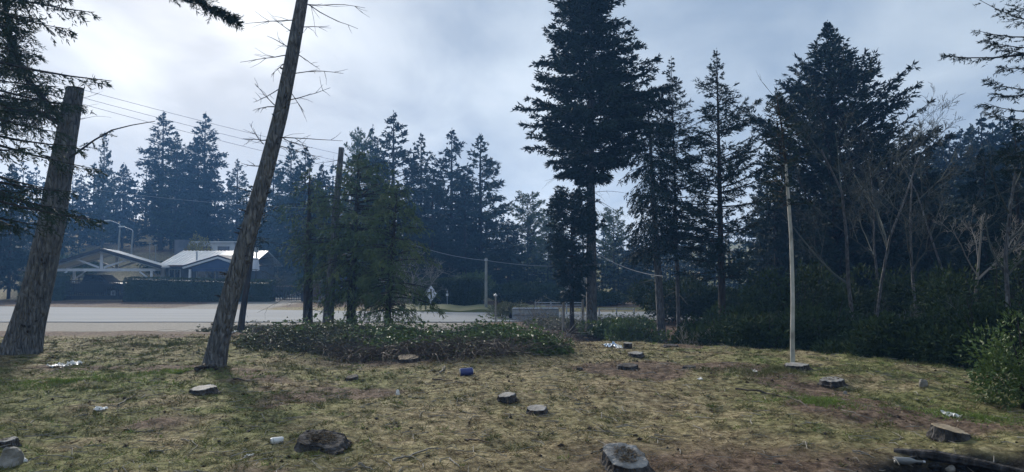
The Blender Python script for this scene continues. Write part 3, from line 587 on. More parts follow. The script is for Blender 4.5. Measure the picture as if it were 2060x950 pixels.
    twigs_geo(S, D, Ls, rng, 0.010, K=7, wig=0.07, sub=5).build('dead_bough', M['bark_dark'], t, org=(0, 0, 0))
    for q in range(14):
        f = rng.uniform(1.2, 6.8); i = int(f); c = P[i] + (P[i + 1] - P[i]) * (f - i); a = rng.uniform(-2.9, -0.2); d = np.array([math.cos(a), math.sin(a), 0.3]); rr = Rr[i] * 0.9; g = Geo(); tubes(g, np.array([c + d * rr * 0.7, c + d * (rr + 0.03), c + d * (rr + rng.uniform(0.04, 0.12))]), [0.02, 0.014, 0.007], 7); g.build('branch_stub', M['bark_dark'], t, org=(0, 0, 0))
    # grey topped trunk at the road
    b = on(659, 23.8); Y = b[1]; t = thing('topped_tree', 'slim grey trunk sawn off flat at the top among the roadside trees', 'tree', tuple(b))
    P = [at(x, y, Y) - b for x, y in [(659, 665), (663, 600), (669, 520), (676, 420), (682, 350), (687, 297)]]; Rr = [w * Y / FPX / 2 for w in (23, 20, 17, 14, 12, 11)]
    trunk_geo(P, Rr, 12, 0.06, 12, flare=0.15).build('trunk', M['bark'], t, org=(0, 0, 0), smooth=True)
    rng = np.random.default_rng(78); S = [P[k] + (P[k + 1] - P[k]) * rng.random() for k in (1, 2, 2, 3, 3, 4, 4)]
    twigs_geo(S, [np.array([rng.choice([-1, 1]) * 1.0, rng.normal() * 0.4, rng.normal() * 0.2]) for _ in S], rng.uniform(0.4, 1.2, len(S)), rng, 0.009).build('dead_bough', M['twig'], t, org=(0, 0, 0))
    # conifer past the left edge
    b = on(-95, 11.0); z = lambda y: zrow(y, b[1]) - b[2]; H = z(-520); hb = z(420)
    c = conifer('large conifer at the left edge, its twiggy boughs hanging into view', b, H, hb, [(0, 1.6), (0.3, 1.9), (0.55, 2.0), (0.8, 1.5), (1, 0.1)], 83, 0.24, 190, -0.35, 0.25, 0.12, per_m=18, K=13, tl=0.085, tw=0.017, twl=0.45, droop=0.3, hang=0.2, jit=(0.5, 1.1), bump=0.5)
    Q = np.array([[0, 0, 6.3], *(at(x, y, yy) - b for x, y, yy in [(120, -130, 10), (240, -60, 9.4), (330, -22, 9.0), (400, 5, 8.8), (475, 44, 8.7)])]); g = Geo(); tubes(g, Q, [0.06, 0.045, 0.032, 0.022, 0.014, 0.004], 6); g.build('bough', M['bark_dark'], c, org=(0, 0, 0))
    rng = np.random.default_rng(84); n = 190; s = 1.7 + 3.3 * rng.random(n) ** 0.8; k = np.minimum(s.astype(int), 4); f = (s - k)[:, None]; p = Q[k] * (1 - f) + Q[k + 1] * f; tg = nrm(Q[k + 1] - Q[k])
    d = nrm(tg * 1.0 + rng.normal(size=(n, 3)) * 0.45); l = (0.32 * (1.2 - 0.16 * s)) * rng.uniform(0.5, 1.2, n); K = 26; ii = np.repeat(np.arange(n), K); q = rng.random(n * K); nd = Geo()
    leaves(nd, p[ii] + d[ii] * (l[ii] * q)[:, None], d[ii] * 0.8 + rng.normal(size=(n * K, 3)) * 0.5, 0.06 * rng.uniform(0.6, 1.2, n * K), 0.010, rng); nd.build('bough_needles', M['needle_dark'], c, org=(0, 0, 0))
    # slender pale trunk on the right
    b = G(1594, 732); Y = b[1]; z = lambda y: zrow(y, b[1]) - b[2]
    t = thing('slender_tree', 'slender pale straight trunk with twiggy dark top, in front of the broad conifer', 'tree', tuple(b))
    P = [at(x, y, Y) - b for x, y in [(1595, 742), (1594, 690), (1595, 600), (1592, 480), (1586, 400), (1581, 330), (1572, 250), (1562, 192)]]; Rr = [w * Y / FPX / 2 for w in (10, 9, 8, 7.5, 7, 5, 3.5, 2)]
    trunk_geo(P[:6], Rr[:6], 10, 0.10, 15, flare=0.1).build('trunk', M['bark_pale'], t, org=(0, 0, 0), smooth=True); trunk_geo(P[5:], Rr[5:], 8, 0.1, 16).build('top_stem', M['bark_dark'], t, org=(0, 0, 0), smooth=True)
    nd, wd = crown_geo(z(195), z(420), [(0, 0.3), (0.4, 0.42), (0.8, 0.2), (1, 0.05)], 91, 75, 0.2, 0.6, 0, twl=0.25, per_m=20, K=7, tl=0.075, tw=0.016, lean=(P[-1][0], P[-1][1]), tip=False, jit=(0.4, 1.3))
    nd.build('crown', M['needle_dark'], t, org=(0, 0, 0)); wd.build('branch_wood', M['bark_dark'], t, org=(0, 0, 0))
    rng = np.random.default_rng(92); S = [P[k] + (P[k + 1] - P[k]) * rng.random() for k in (4, 5, 5, 6, 6, 6)]
    twigs_geo(S, [np.array([rng.choice([-1, 1]) * 1.0, rng.normal() * 0.4, rng.uniform(0.2, 1.0)]) for _ in S], rng.uniform(0.25, 0.6, len(S)), rng, 0.006).build('dead_bough', M['twig'], t, org=(0, 0, 0))
left_trees()

# ------------------------------------------------------------------ trees beyond the road
def back_trees():
    protos = []
    P5 = [([(0, 2.0), (0.3, 2.1), (0.6, 1.5), (0.85, 0.7), (1, 0.06)], 150, -0.05, 0.5, -0.05, 0.0), ([(0, 1.7), (0.4, 1.8), (0.7, 1.1), (0.9, 0.4), (1, 0.05)], 130, 0.05, 0.6, 0.05, 0.0),
          ([(0, 2.4), (0.35, 2.2), (0.7, 1.5), (0.88, 0.8), (1, 0.1)], 160, -0.1, 0.4, -0.15, 0.2), ([(0, 2.6), (0.3, 3.0), (0.6, 2.8), (0.85, 2.0), (1, 1.0)], 120, 0.1, 0.5, 0.1, 0.0)]
    def place(px, py, Y, v, label, wide=1.0, group=None, name='conifer_tree'):
        b = on(px, Y); H = zrow(py, Y) - b[2]; s = H / 11.0
        if v >= len(protos) or protos[v] is None:
            prof, nb, a0, a1, bb, hg = P5[v]
            nd, wd = crown_geo(11.0, 1.2, prof, 200 + v, nb, a0, a1, bb, per_m=9, K=7, tl=0.30, tw=0.085, twl=0.75, hang=hg, tip=v != 3, jit=(0.55, 1.2))
            t = thing(name, label, 'tree', (0, 0, 0)); nd.build('crown', M[('needle_dark', 'needle', 'needle_dark', 'needle_soft')[v]], t); wd.build('branch_wood', M['bark_dark'], t)
            trunk_geo([(0, 0, -0.4), (0, 0, 3), (0, 0, 7), (0, 0, 10.8)], [0.2, 0.16, 0.1, 0.02], 8, 0.05, v).build('trunk', M['bark_dark'], t, org=(0, 0, 0), smooth=True)
            while len(protos) <= v: protos.append(None)
            protos[v] = t; t.location = tuple(b); t.rotation_euler = (0, 0, px * 0.7); t.scale = (s * wide, s * wide, s)
            if group: t['group'] = group
            return t
        c = copy_tree(protos[v], label, b, px * 0.7 + v, s, group, s * wide); c.name = name; return c
    tab = [(323, 228, 84, 0, 'pointed conifer above the carport, left of the twin spires', 0.95), (352, 268, 82, 1, 'shorter conifer just right of the pointed one above the carport', 0.9),
           (408, 230, 84, 0, 'tallest conifer above the metal roofed house', 0.9), (386, 276, 82, 2, 'conifer shoulder to shoulder with the tallest one above the house', 0.9),
           (475, 322, 84, 1, 'small conifer tip left of the long leaning trunk', 1.0), (548, 318, 80, 2, 'conifer tip close behind the right side of the leaning trunk', 0.9),
           (583, 288, 70, 1, 'narrow conifer right of the leaning trunk, left one of a close pair', 0.9), (612, 298, 66, 0, 'narrow conifer right of the leaning trunk, right one of a close pair', 0.85),
           (648, 330, 62, 2, 'low conifer left of the slim topped trunk', 0.8), (722, 282, 60, 3, 'ragged conifer right of the slim topped trunk', 0.5),
           (790, 230, 58, 0, 'tallest conifer beyond the road in the middle', 1.0), (748, 258, 64, 2, 'ragged conifer just left of the tallest one beyond the road', 0.7), (846, 272, 66, 1, 'thin conifer right of the tallest one beyond the road', 0.9),
           (908, 264, 64, 0, 'conical conifer left of the gap of open sky', 1.0), (966, 274, 60, 1, 'rightmost conical conifer before the gap of open sky', 1.15), (935, 350, 58, 2, 'low conifer between the two conical ones by the sky gap', 0.9),
           (870, 340, 56, 2, 'low dark conifer left of the conical pair by the sky gap', 0.9),
           (1062, 398, 62, 3, 'flat-topped round tree in the gap left of the tallest conifer', 0.95), (1108, 428, 58, 3, 'rounded tree below the gap beside the small dark evergreen', 0.8),
           (1022, 440, 56, 2, 'low conifer at the foot of the sky gap', 1.2), (1235, 428, 54, 3, 'grey-green tree seen just right of the tallest conifer trunk', 0.8), (1275, 470, 50, 2, 'low conifer between the tallest trunk and the hanging-spray conifer', 1.1),
           (1545, 300, 40, 1, 'narrow conifer left of the slender pale trunk', 0.8), (1560, 345, 30, 2, 'dark conifer close behind the slender pale trunk', 0.6),
           (1842, 300, 42, 1, 'conifer at the right shoulder of the broad conifer', 1.0), (1790, 250, 40, 0, 'conifer merging into the right side of the broad conifer', 0.8), (1640, 400, 26, 2, 'dark low conifer under the broad conifer', 0.8),
           (1870, 330, 30, 2, 'dark conifer right of the bare forked trees', 0.8), (1985, 300, 24, 2, 'dark conifer behind the bare branches near the right edge', 0.8), (2050, 260, 22, 0, 'dark conifer filling the right edge below the hanging boughs', 0.8),
           (205, 268, 80, 1, 'loose twiggy conifer right of the thick topped trunk', 0.55), (20, 330, 50, 2, 'dark conifer behind the thick topped trunk at the left edge', 0.7), (-60, 250, 47, 0, 'conifer at the left edge behind the hanging boughs', 0.7),
           (110, 340, 64, 2, 'dark conifer seen left of the thick topped trunk', 0.8), (160, 352, 84, 0, 'dark conifer close right of the thick topped trunk', 0.9), (245, 330, 84, 2, 'dark conifer between the loose twiggy one and the pointed one', 0.9)]
    for px, py, Y, v, lb, w in tab: place(px, py, Y, v, lb, w)
    ridge = [(1868, 284, 60), (1892, 276, 64), (1915, 270, 58), (1938, 262, 66), (1960, 254, 60), (1982, 236, 57), (2004, 248, 62), (2025, 240, 58), (2048, 232, 55)]
    ords = ('leftmost', 'second from the left', 'third from the left', 'fourth from the left', 'middle and fifth', 'sixth from the left', 'third from the right', 'second from the right', 'rightmost')
    for k, (px, py, Y) in enumerate(ridge): place(px, py, Y, k % 3, 'small dark tree on the ridge below the right-hand boughs, %s of nine' % ords[k], 1.0, 'trees along the right ridge')
    # the wood behind all of these, one mass
    rng = np.random.default_rng(500); g = Geo()
    spots = []
    for px in np.arange(-160, 1010, 26): spots.append((px + rng.uniform(-10, 10), np.interp(px, [-160, 100, 300, 480, 560, 700, 1000], [318, 318, 322, 338, 340, 330, 400]) + rng.uniform(0, 40), rng.uniform(84, 104)))
    for px in np.arange(-160, 1010, 40): spots.append((px + rng.uniform(-14, 14), np.interp(px, [-160, 480, 1000], [370, 385, 430]) + rng.uniform(0, 35), rng.uniform(70, 82) if not 150 < px < 520 else rng.uniform(83, 92)))
    for px in np.arange(-160, 150, 44): spots.append((px + rng.uniform(-14, 14), rng.uniform(425, 465), rng.uniform(66, 71)))
    for px in np.arange(1000, 1560, 26): spots.append((px + rng.uniform(-10, 10), rng.uniform(425, 465), rng.uniform(66, 90)))
    for px in np.arange(985, 1560, 36): spots.append((px + rng.uniform(-10, 10), rng.uniform(462, 510), rng.uniform(47, 58)))
    for px in np.arange(1540, 2240, 24): spots.append((px + rng.uniform(-10, 10), np.interp(px, [1540, 1850, 2240], [390, 288, 245]) + rng.uniform(0, 40), rng.uniform(42, 58)))
    for px in np.arange(1560, 2240, 34): spots.append((px + rng.uniform(-14, 14), rng.uniform(360, 430), rng.uniform(32, 42)))
    for k, (px, py, Y) in enumerate(spots):
        b = on(px, Y); H = max(zrow(py, Y) - b[2], 3.0); s = H / 11
        pr = [(f, r * s * 1.25) for f, r in P5[k % 3][0]]
        nd, _ = crown_geo(H, 0.03 * H, pr, 700 + k, 56, -0.05, 0.4, -0.05, per_m=4.6 / s, K=5, tl=0.5 * s, tw=0.2 * s, twl=0.9 * s, base=b, jit=(0.5, 1.2)); g.V += nd.V; g.A += nd.A; g.Q += [q + g.n for q in nd.Q]; g.n += nd.n
        tubes(g, np.array([b - [0, 0, 0.5], b + [0, 0, H * 0.9]]), [0.018 * H, 0.004 * H], 5)
    tag(g.build('distant_wood', M['needle_dark']), 'mass of dark trees filling the hillside behind the houses and the road', 'wood', kind='stuff')
back_trees()

# ------------------------------------------------------------------ leafless trees and shrubs
def bare_trees():
    tab = [(1712, 668, 20.0, 250, 0.065, 301, 'bare grey forked tree, leftmost of those before the broad conifer', 'twig', (-0.10, 0)),
           (1742, 660, 21.5, 262, 0.055, 302, 'bare grey tree with crooked upper boughs just right of the leftmost forked one', 'twig', (0.12, 0)),
           (1772, 655, 23.0, 300, 0.05, 303, 'thin bare tree standing right of the crooked forked pair', 'twig', (-0.02, 0)),
           (1852, 650, 21.0, 330, 0.055, 304, 'bare pale-stemmed tree in the middle of the dark right-hand wood', 'twig', (-0.03, 0)),
           (1922, 640, 19.0, 400, 0.055, 305, 'low crooked bare tree with pale forked limbs near the right edge', 'twig_pale', (0.08, 0)),
           (1935, 640, 24.0, 255, 0.05, 306, 'tall thin dead tree with drooping twigs near the right edge', 'twig', (0.0, 0)),
           (2036, 660, 15.0, 290, 0.06, 307, 'mossy upright bare trunk close to the right edge', 'twig', (-0.02, 0))]
    for px, py, Y, top, r, sd, lb, m, ln in tab:
        b = on(px, Y); H = (zrow(top, Y) - b[2]) * 0.92
        t = thing('bare_tree', lb, 'tree', tuple(b)); tr, tw = bare_geo(sd, H, r, 4 if sd != 307 else 3, 0.55, 0.3, (4, 6), 0.35, ln, 0.10)
        tr.build('trunk', M[m if m != 'twig' else 'bark'], t, org=(0, 0, 0), smooth=True); tw.build('twig_mass', M[m], t, org=(0, 0, 0))
    shr = [(575, 52.0, 498, 0.07, 320, 'round bare twiggy bush behind the iron fence', 'twig', 0.75, 4), (826, 41.3, 470, 0.06, 321, 'pale bare tangled tree right of the drooping roadside trees', 'twig_pale', 0.65, 4),
           (1868, 17.0, 520, 0.05, 322, 'spreading bare purple-grey bush in the dark right-hand thicket', 'twig', 0.8, 4), (1800, 18.5, 560, 0.04, 323, 'low bare bush below the thin bare trees on the right', 'twig', 0.8, 3),
           (1010, 33.0, 590, 0.03, 324, 'low bare shrub beside the concrete pole', 'twig', 0.75, 3), (1120, 24.0, 545, 0.035, 325, 'dead pale crooked sapling left of the tallest trunk', 'twig_pale', 0.7, 3),
           (1255, 20.5, 625, 0.02, 326, 'low dead brushwood between the tallest trunk and its right neighbour', 'twig', 0.85, 3), (1395, 17.2, 640, 0.02, 327, 'tuft of thin bare shoots beside the thin pale trunk', 'twig_pale', 0.5, 3), (1475, 16.6, 668, 0.015, 328, 'straggly dead bush at the edge of the grass by the dark shrubs', 'twig', 0.8, 3)]
    for px, Y, top, r, sd, lb, m, spd, lv in shr:
        b = on(px, Y); H = (zrow(top, Y) - b[2]); t = thing('bare_bush', lb, 'bush', tuple(b)); rng = np.random.default_rng(sd)
        tw = Geo()
        for q in range(6 if lv == 4 else 9):
            a = rng.random() * 6.28; o = np.array([math.cos(a), math.sin(a), 0]) * 0.12 * H * rng.random()
            x, y = bare_geo(sd * 10 + q, H * rng.uniform(0.5, 0.75), r * 0.6, lv - 1, spd, 0.25, (4, 7), 0.2, (math.cos(a) * 0.55, math.sin(a) * 0.55), 0.13, o)
            for gg in (x, y):
                tw.V += gg.V; tw.A += gg.A; tw.Q += [k + tw.n for k in gg.Q]; tw.n += gg.n
        tw.build('twig_mass', M[m], t, org=(0, 0, 0))
bare_trees()
def bush_geo(rng, rx, ry, h, n, ll, lw, flat=0.35, lumps=9, z0=0.0, up=0.2):
    """leaves gathered in lumps over a rounded volume, denser towards its skin"""
    g = Geo(); C = []
    for k in range(lumps):
        a = rng.random() * 6.28; q = math.sqrt(rng.random()) * 0.75; C.append((math.cos(a) * q * rx, math.sin(a) * q * ry, z0 + h * (0.25 + 0.55 * rng.random() * (1 - 0.5 * q)), rng.uniform(0.3, 0.5)))
    C = np.array(C); i = rng.integers(0, lumps, n); d = nrm(rng.normal(size=(n, 3))); rr = C[i, 3] * rng.uniform(0.55, 1.05, n) ** 0.6
    P = C[i, :3] + d * rr[:, None] * np.array([rx, ry, h * 0.75]) * (0.9 + 0.35 * (vnoise(d[:, 0] * 4 + i, d[:, 2] * 4 + d[:, 1] * 3, 5) - 0.5))[:, None]
    P[:, 2] = np.maximum(P[:, 2], 0.02)
    leaves(g, P, d + rng.normal(size=(n, 3)) * 0.6 + np.array([0, 0, up]), ll * rng.uniform(0.6, 1.3, n), lw * rng.uniform(0.7, 1.2, n), rng, flat)
    return g
def bushes():
    tab = [(1478, 17.2, 0.95, 590, 'dark feathery evergreen shrub left of the slender pale trunk', 'shrub', 9000, 0.13, 0.04), (1545, 15.8, 0.8, 612, 'dark rounded shrub touching the left side of the slender pale trunk', 'shrub', 8000, 0.11, 0.04),
           (1420, 19.5, 0.85, 612, 'shrub behind the thin pale spire trunk', 'shrub', 7000, 0.12, 0.045), (1650, 16.4, 1.2, 566, 'large dark shrub right of the slender pale trunk', 'shrub', 9000, 0.13, 0.045), (1735, 14.6, 1.1, 640, 'dark shrub below the bare forked trees', 'shrub', 10000, 0.11, 0.045),
           (1815, 13.4, 1.1, 620, 'dark shrub in the middle of the right-hand thicket', 'shrub', 11000, 0.11, 0.045), (1900, 12.8, 1.1, 600, 'dark shrub behind the white litter on the grass edge', 'shrub', 11000, 0.10, 0.04), (1985, 12.4, 1.2, 540, 'tall dark shrub behind the bright leafy bush', 'shrub', 12000, 0.10, 0.04),
           (1600, 21.5, 1.5, 500, 'tall dark evergreen shrub behind the slender pale trunk', 'shrub', 8000, 0.17, 0.05), (1740, 23.5, 1.7, 520, 'broad dark shrub behind the bare forked trees', 'shrub', 8500, 0.19, 0.055), (1860, 22.5, 1.7, 500, 'broad dark shrub behind the spreading bare bush', 'shrub', 8500, 0.19, 0.055), (1990, 18.5, 1.5, 470, 'tall dark shrub near the mossy upright trunk', 'shrub', 9000, 0.15, 0.05),
           (2062, 8.9, 0.52, 605, 'bright green broad-leaved bush at the lower right edge', 'laurel', 4200, 0.07, 0.03),
           (1290, 22.5, 1.0, 628, 'low green shrub behind the conifer with hanging sprays', 'bramble', 6000, 0.11, 0.06), (1232, 25.5, 1.0, 632, 'low green shrub right of the tallest trunk', 'bramble', 5000, 0.11, 0.06), (1500, 28.0, 1.6, 560, 'dark shrub behind the right-hand spire conifer', 'shrub', 9000, 0.18, 0.06), (1360, 30.0, 1.8, 540, 'dark shrub behind the two slender spires', 'shrub', 9000, 0.18, 0.06),
           (1030, 31.5, 0.8, 600, 'grey-green shrub in front of the guard rail', 'bramble_dull', 3500, 0.12, 0.03), (955, 47.5, 1.5, 540, 'loose pale green shrub at the right end of the tall hedge', 'needle_soft', 5000, 0.22, 0.06), (1060, 46.0, 2.2, 560, 'dark shrub behind the guard rail', 'shrub', 7000, 0.24, 0.08), (1180, 44.0, 2.2, 580, 'dark shrub behind the pipe rail by the tallest trunk', 'shrub', 7000, 0.24, 0.08),
           (555, 56, 1.6, 560, 'garden shrub right of the house', 'shrub', 4500, 0.24, 0.08), (510, 52.5, 0.9, 552, 'small clipped shrub below the hanging white sheet', 'shrub', 3000, 0.18, 0.07), (640, 58, 1.8, 520, 'dark shrub behind the brick pillar', 'shrub', 4500, 0.24, 0.08), (760, 52, 2.4, 520, 'dark shrub behind the drooping roadside trees', 'shrub', 5000, 0.26, 0.09),
           (140, 64, 2.4, 505, 'grey-green bushy tree on the slope behind the carport', 'needle_soft', 6000, 0.3, 0.1), (60, 70, 3.0, 500, 'dark bush on the grassy slope at the left edge', 'shrub', 6000, 0.32, 0.1), (330, 66, 1.6, 522, 'low shrub between the carport and the house', 'shrub', 3500, 0.25, 0.1), (404, 66.0, 1.05, 456, 'golden-green rounded conifer behind the house roof', 'golden', 6500, 0.22, 0.06)]
    for k, (px, Y, rx, top, lb, m, n, ll, lw) in enumerate(tab):
        b = on(px, Y); h = (zrow(top, Y) - b[2]) * 0.92; rng = np.random.default_rng(900 + k)
        t = thing('shrub', lb, 'shrub', tuple(b)); bush_geo(rng, rx * 1.25, rx, h, n, ll, lw, lumps=14, z0=-0.05).build('foliage', M[m], t, org=(0, 0, 0))
        g = Geo(); S = 9; a = rng.random(S) * 6.28; q = rng.uniform(0.1, 0.7, S)
        W = np.stack([np.c_[np.cos(a) * 0.08, np.sin(a) * 0.08, np.full(S, -0.1)], np.c_[np.cos(a) * q * rx * 0.5, np.sin(a) * q * rx * 0.5, np.full(S, h * 0.4)], np.c_[np.cos(a) * q * rx, np.sin(a) * q * rx, h * rng.uniform(0.6, 0.9, S)]], 1)
        tubes(g, W, np.tile([0.03, 0.018, 0.006], (S, 1)), 5, rng.random(S), cap=False); g.build('branch_wood', M['bark_dark'], t, org=(0, 0, 0))
bushes()

# ------------------------------------------------------------------ across the road
def W(px, py, Y): return at(px, py, Y)
ZR = -0.55
def carport():
    Y = 52.0; x0, x1 = W(112, 540, Y)[0], W(305, 540, Y)[0]; xm = W(205, 502, Y)[0]; zp = zrow(505, Y); ze = zrow(537, Y); D = 6.0
    t = thing('carport', 'open gabled carport with white truss front beside the left trunk', 'carport', (xm, Y, ZR)); o = np.array([xm, Y, ZR])
    def p(name, fn, m, par=t): g = Geo(); fn(g); g.V = [v - o for v in g.V]; return g.build(name, M[m], par, org=(0, 0, 0))
    ex = 0.35
    for sgn, xe in ((-1, x0), (1, x1)):
        w = abs(xe - xm); sl = (zp - ze) / w; xo = xe + sgn * ex; zo = ze - sl * ex
        def slope(g, xo=xo, zo=zo):
            A = [(xm, Y - 0.45, zp + 0.16), (xo, Y - 0.45, zo + 0.16), (xo, Y + D, zo + 0.16), (xm, Y + D, zp + 0.16)]; B = [(a, b, c - 0.12) for a, b, c in A]
            g.add(A + B, [[0, 1, 2, 3], [7, 6, 5, 4], [0, 4, 5, 1], [1, 5, 6, 2], [2, 6, 7, 3], [3, 7, 4, 0]])
            for k in range(9):
                f = (k + 0.5) / 9; yy = Y - 0.4 + f * (D + 0.3); bar(g, (xm, yy, zp + 0.175), (xo, yy, zo + 0.175), 0.05, 0.03)
        rf = p('roof_slope', slope, 'roof_white')
        p('fascia', lambda g, xo=xo, zo=zo: bar(g, (xm, Y - 0.48, zp + 0.08), (xo, Y - 0.48, zo + 0.08), 0.05, 0.24), 'roof_dark')
        for yy in (Y, Y + D - 0.3):
            p('rafter', lambda g, yy=yy: bar(g, (xm, yy, zp - 0.06), (xe + sgn * 0.2, yy, ze - sl * 0.2 - 0.04), 0.1, 0.14), 'timber_white')
            p('post', lambda g, yy=yy: box(g, (xe - sgn * 0.35, yy, (ZR + ze - 0.3) / 2), (0.17, 0.17, ze - 0.3 - ZR)), 'timber_white')
            p('knee_brace', lambda g, yy=yy: bar(g, (xe - sgn * 0.40, yy, ze - 0.95), (xe - sgn * 1.15, yy, ze - 0.33), 0.1, 0.1), 'timber_white')
    for yy in (Y, Y + D - 0.3):
        p('tie_beam', lambda g: box(g, ((x0 + x1) / 2, yy + 0.002, ze - 0.22), (x1 - x0 - 0.2, 0.12, 0.2)), 'timber_white')
        p('king_post', lambda g: box(g, (xm, yy - 0.004, (zp + ze) / 2 - 0.15), (0.2, 0.11, zp - ze)), 'timber_white')
        for sg, xe in ((-1, x0), (1, x1)):
            p('strut', lambda g: bar(g, (xm + sg * 0.15, yy + 0.006, ze - 0.05), (xm + (xe - xm) * 0.48, yy + 0.006, ze + (zp - ze) * 0.47), 0.1, 0.13), 'timber_white')
    t.rotation_euler = (0, 0, R_(19))
carport()
def wheel(t, c, r, w, ax=(0, 1, 0)):
    n = 20; an = np.arange(n) * 2 * np.pi / n; g = Geo(); prof = [(r * 0.62, -w / 2), (r * 0.93, -w / 2), (r, -w * 0.3), (r, w * 0.3), (r * 0.93, w / 2), (r * 0.62, w / 2)]
    V = [(c[0] + math.cos(a) * q, c[1] + h, c[2] + math.sin(a) * q) for q, h in prof for a in an]; k = len(prof)
    g.add(V, [[j * n + i, j * n + (i + 1) % n, (j + 1) * n + (i + 1) % n, (j + 1) * n + i] for j in range(k - 1) for i in range(n)]); wo = g.build('wheel', M['rubber'], t, org=(0, 0, 0))
    g = Geo(); V = [(c[0] + math.cos(a) * q, c[1] + h, c[2] + math.sin(a) * q) for q, h in ((r * 0.6, -w * 0.42), (r * 0.2, -w * 0.3), (r * 0.2, w * 0.3), (r * 0.6, w * 0.42)) for a in an]
    g.add(V, [[j * n + i, j * n + (i + 1) % n, (j + 1) * n + (i + 1) % n, (j + 1) * n + i] for j in range(3) for i in range(n)]); g.build('rim', M['galv'], wo, org=(0, 0, 0))
def vehicles():
    # dark pickup in side view under the carport, nose to the right
    b = on(198, 53.8); t = thing('pickup_truck', 'black pickup truck parked under the carport behind the bar gate', 'pickup', (b[0], 53.8, ZR)); hw = 0.92
    g = Geo(); lower = [(-2.7, 0.5), (-2.7, 1.12), (2.1, 1.12), (2.62, 1.02), (2.72, 0.85), (2.72, 0.45), (2.2, 0.42), (2.1, 0.72), (1.85, 0.86), (1.5, 0.86), (1.25, 0.72), (1.15, 0.42), (-1.15, 0.42), (-1.25, 0.72), (-1.5, 0.86), (-1.85, 0.86), (-2.1, 0.72), (-2.2, 0.42)]
    n = len(lower); A = np.array([(x, -hw, z) for x, z in lower]); Bv = A * [1, -1, 1]; g.add(np.vstack([A, Bv]), [[i, (i + 1) % n, n + (i + 1) % n, n + i] for i in range(n)])
    import mathutils
    tri = mathutils.geometry.tessellate_polygon([[mathutils.Vector((x, z, 0)) for x, z in lower]]); g.add(A, tris=[list(q) for q in tri]); g.add(Bv, tris=[list(q)[::-1] for q in tri]); g.build('body', M['truck_paint'], t, org=(0, 0, 0))
    g = Geo(); lo = [(-0.75, -0.86), (1.35, -0.86), (1.35, 0.86), (-0.75, 0.86)]; hi = [(-0.55, -0.70), (0.62, -0.70), (0.62, 0.70), (-0.55, 0.70)]
    g.add([(x, y, 1.121) for x, y in lo] + [(x, y, 1.74) for x, y in hi], [[0, 1, 5, 4], [1, 2, 6, 5], [2, 3, 7, 6], [3, 0, 4, 7], [4, 5, 6, 7]]); cb = g.build('cab', M['truck_paint'], t, org=(0, 0, 0))
    for s in (-1, 1):
        for xa, xb in ((-0.55, 0.12), (0.2, 0.95)):
            g = Geo(); ya = s * 0.852; yb = s * 0.735; xt = min(xb, 0.55); g.add([(xa, ya, 1.20), (xb, ya, 1.20), (xt, yb, 1.64), (max(xa, -0.46), yb, 1.64)], [[0, 1, 2, 3]]); g.build('side_window', M['pane'], cb, org=(0, 0, 0))
        for x in (-1.68, 1.68): wheel(t, (x, s * 0.8, 0.38), 0.38, 0.26)
        g = Geo(); box(g, (2.66, s * 0.68, 0.9), (0.12, 0.3, 0.16)); g.build('headlight', M['galv'], t, org=(0, 0, 0))
    g = Geo(); box(g, (-2.78, 0, 0.55), (0.12, 1.7, 0.16)); g.build('bumper', M['black_metal'], t, org=(0, 0, 0))
    g = Geo()
    for y in (-0.75, 0.75): bar(g, (-2.55, y, 1.30), (-0.85, y, 1.30), 0.05, 0.05); bar(g, (-2.5, y, 1.1), (-2.5, y, 1.3), 0.05, 0.05); bar(g, (-0.95, y, 1.1), (-0.95, y, 1.55), 0.06, 0.06)
    bar(g, (-0.95, -0.75, 1.55), (-0.95, 0.75, 1.55), 0.06, 0.06); g.build('roll_bar', M['black_metal'], t, org=(0, 0, 0))
    # blue hatchback seen from behind
    b = on(686, 54.0); t = thing('parked_car', 'blue hatchback seen from behind on the driveway between the trees', 'car', (b[0], 54.0, ZR)); hw = 0.83
    side = [(0, 0.35), (-0.02, 0.85), (0.12, 0.95), (0.45, 1.42), (1.9, 1.45), (2.75, 1.0), (3.7, 0.85), (3.8, 0.35)]  # y, z
    g = Geo(); wx = [hw, hw, hw * 0.98, hw * 0.76, hw * 0.76, hw * 0.95, hw * 0.95, hw * 0.95]; n = len(side)
    V = [(-w, y, z) for (y, z), w in zip(side, wx)] + [(w, y, z) for (y, z), w in zip(side, wx)]
    g.add(V, [[i, (i + 1) % n, n + (i + 1) % n, n + i] for i in range(n)] + [[0, 1, 2, 7], [2, 5, 6, 7], [2, 3, 4, 5], [n, n + 7, n + 2, n + 1], [n + 2, n + 7, n + 6, n + 5], [n + 2, n + 5, n + 4, n + 3]]); g.build('body', M['car_blue'], t, org=(0, 0, 0))
    g = Geo(); g.add([(-0.66, 0.145, 0.99), (0.66, 0.145, 0.99), (0.55, 0.41, 1.37), (-0.55, 0.41, 1.37)], [[0, 1, 2, 3]]); g.V[0][:, 1] -= 0.02; g.build('rear_window', M['pane'], t, org=(0, 0, 0))
    for s in (-1, 1):
        g = Geo(); box(g, (s * 0.68, -0.01, 0.84), (0.2, 0.08, 0.2)); g.build('tail_light', M['lamp_red'], t, org=(0, 0, 0))
        g = Geo(); g.add([(s * 0.80, 0.6, 1.0), (s * 0.80, 2.3, 1.0), (s * 0.68, 1.8, 1.38), (s * 0.68, 0.7, 1.38)], [[0, 1, 2, 3]]); g.build('side_window', M['pane'], t, org=(0, 0, 0))
    g = Geo(); box(g, (0, -0.05, 0.52), (1.6, 0.12, 0.2)); g.build('bumper', M['car_blue'], t, org=(0, 0, 0))
    g = Geo(); box(g, (0, -0.035, 0.72), (0.42, 0.02, 0.12)); g.build('number_plate', M['white_plastic'], t, org=(0, 0, 0))
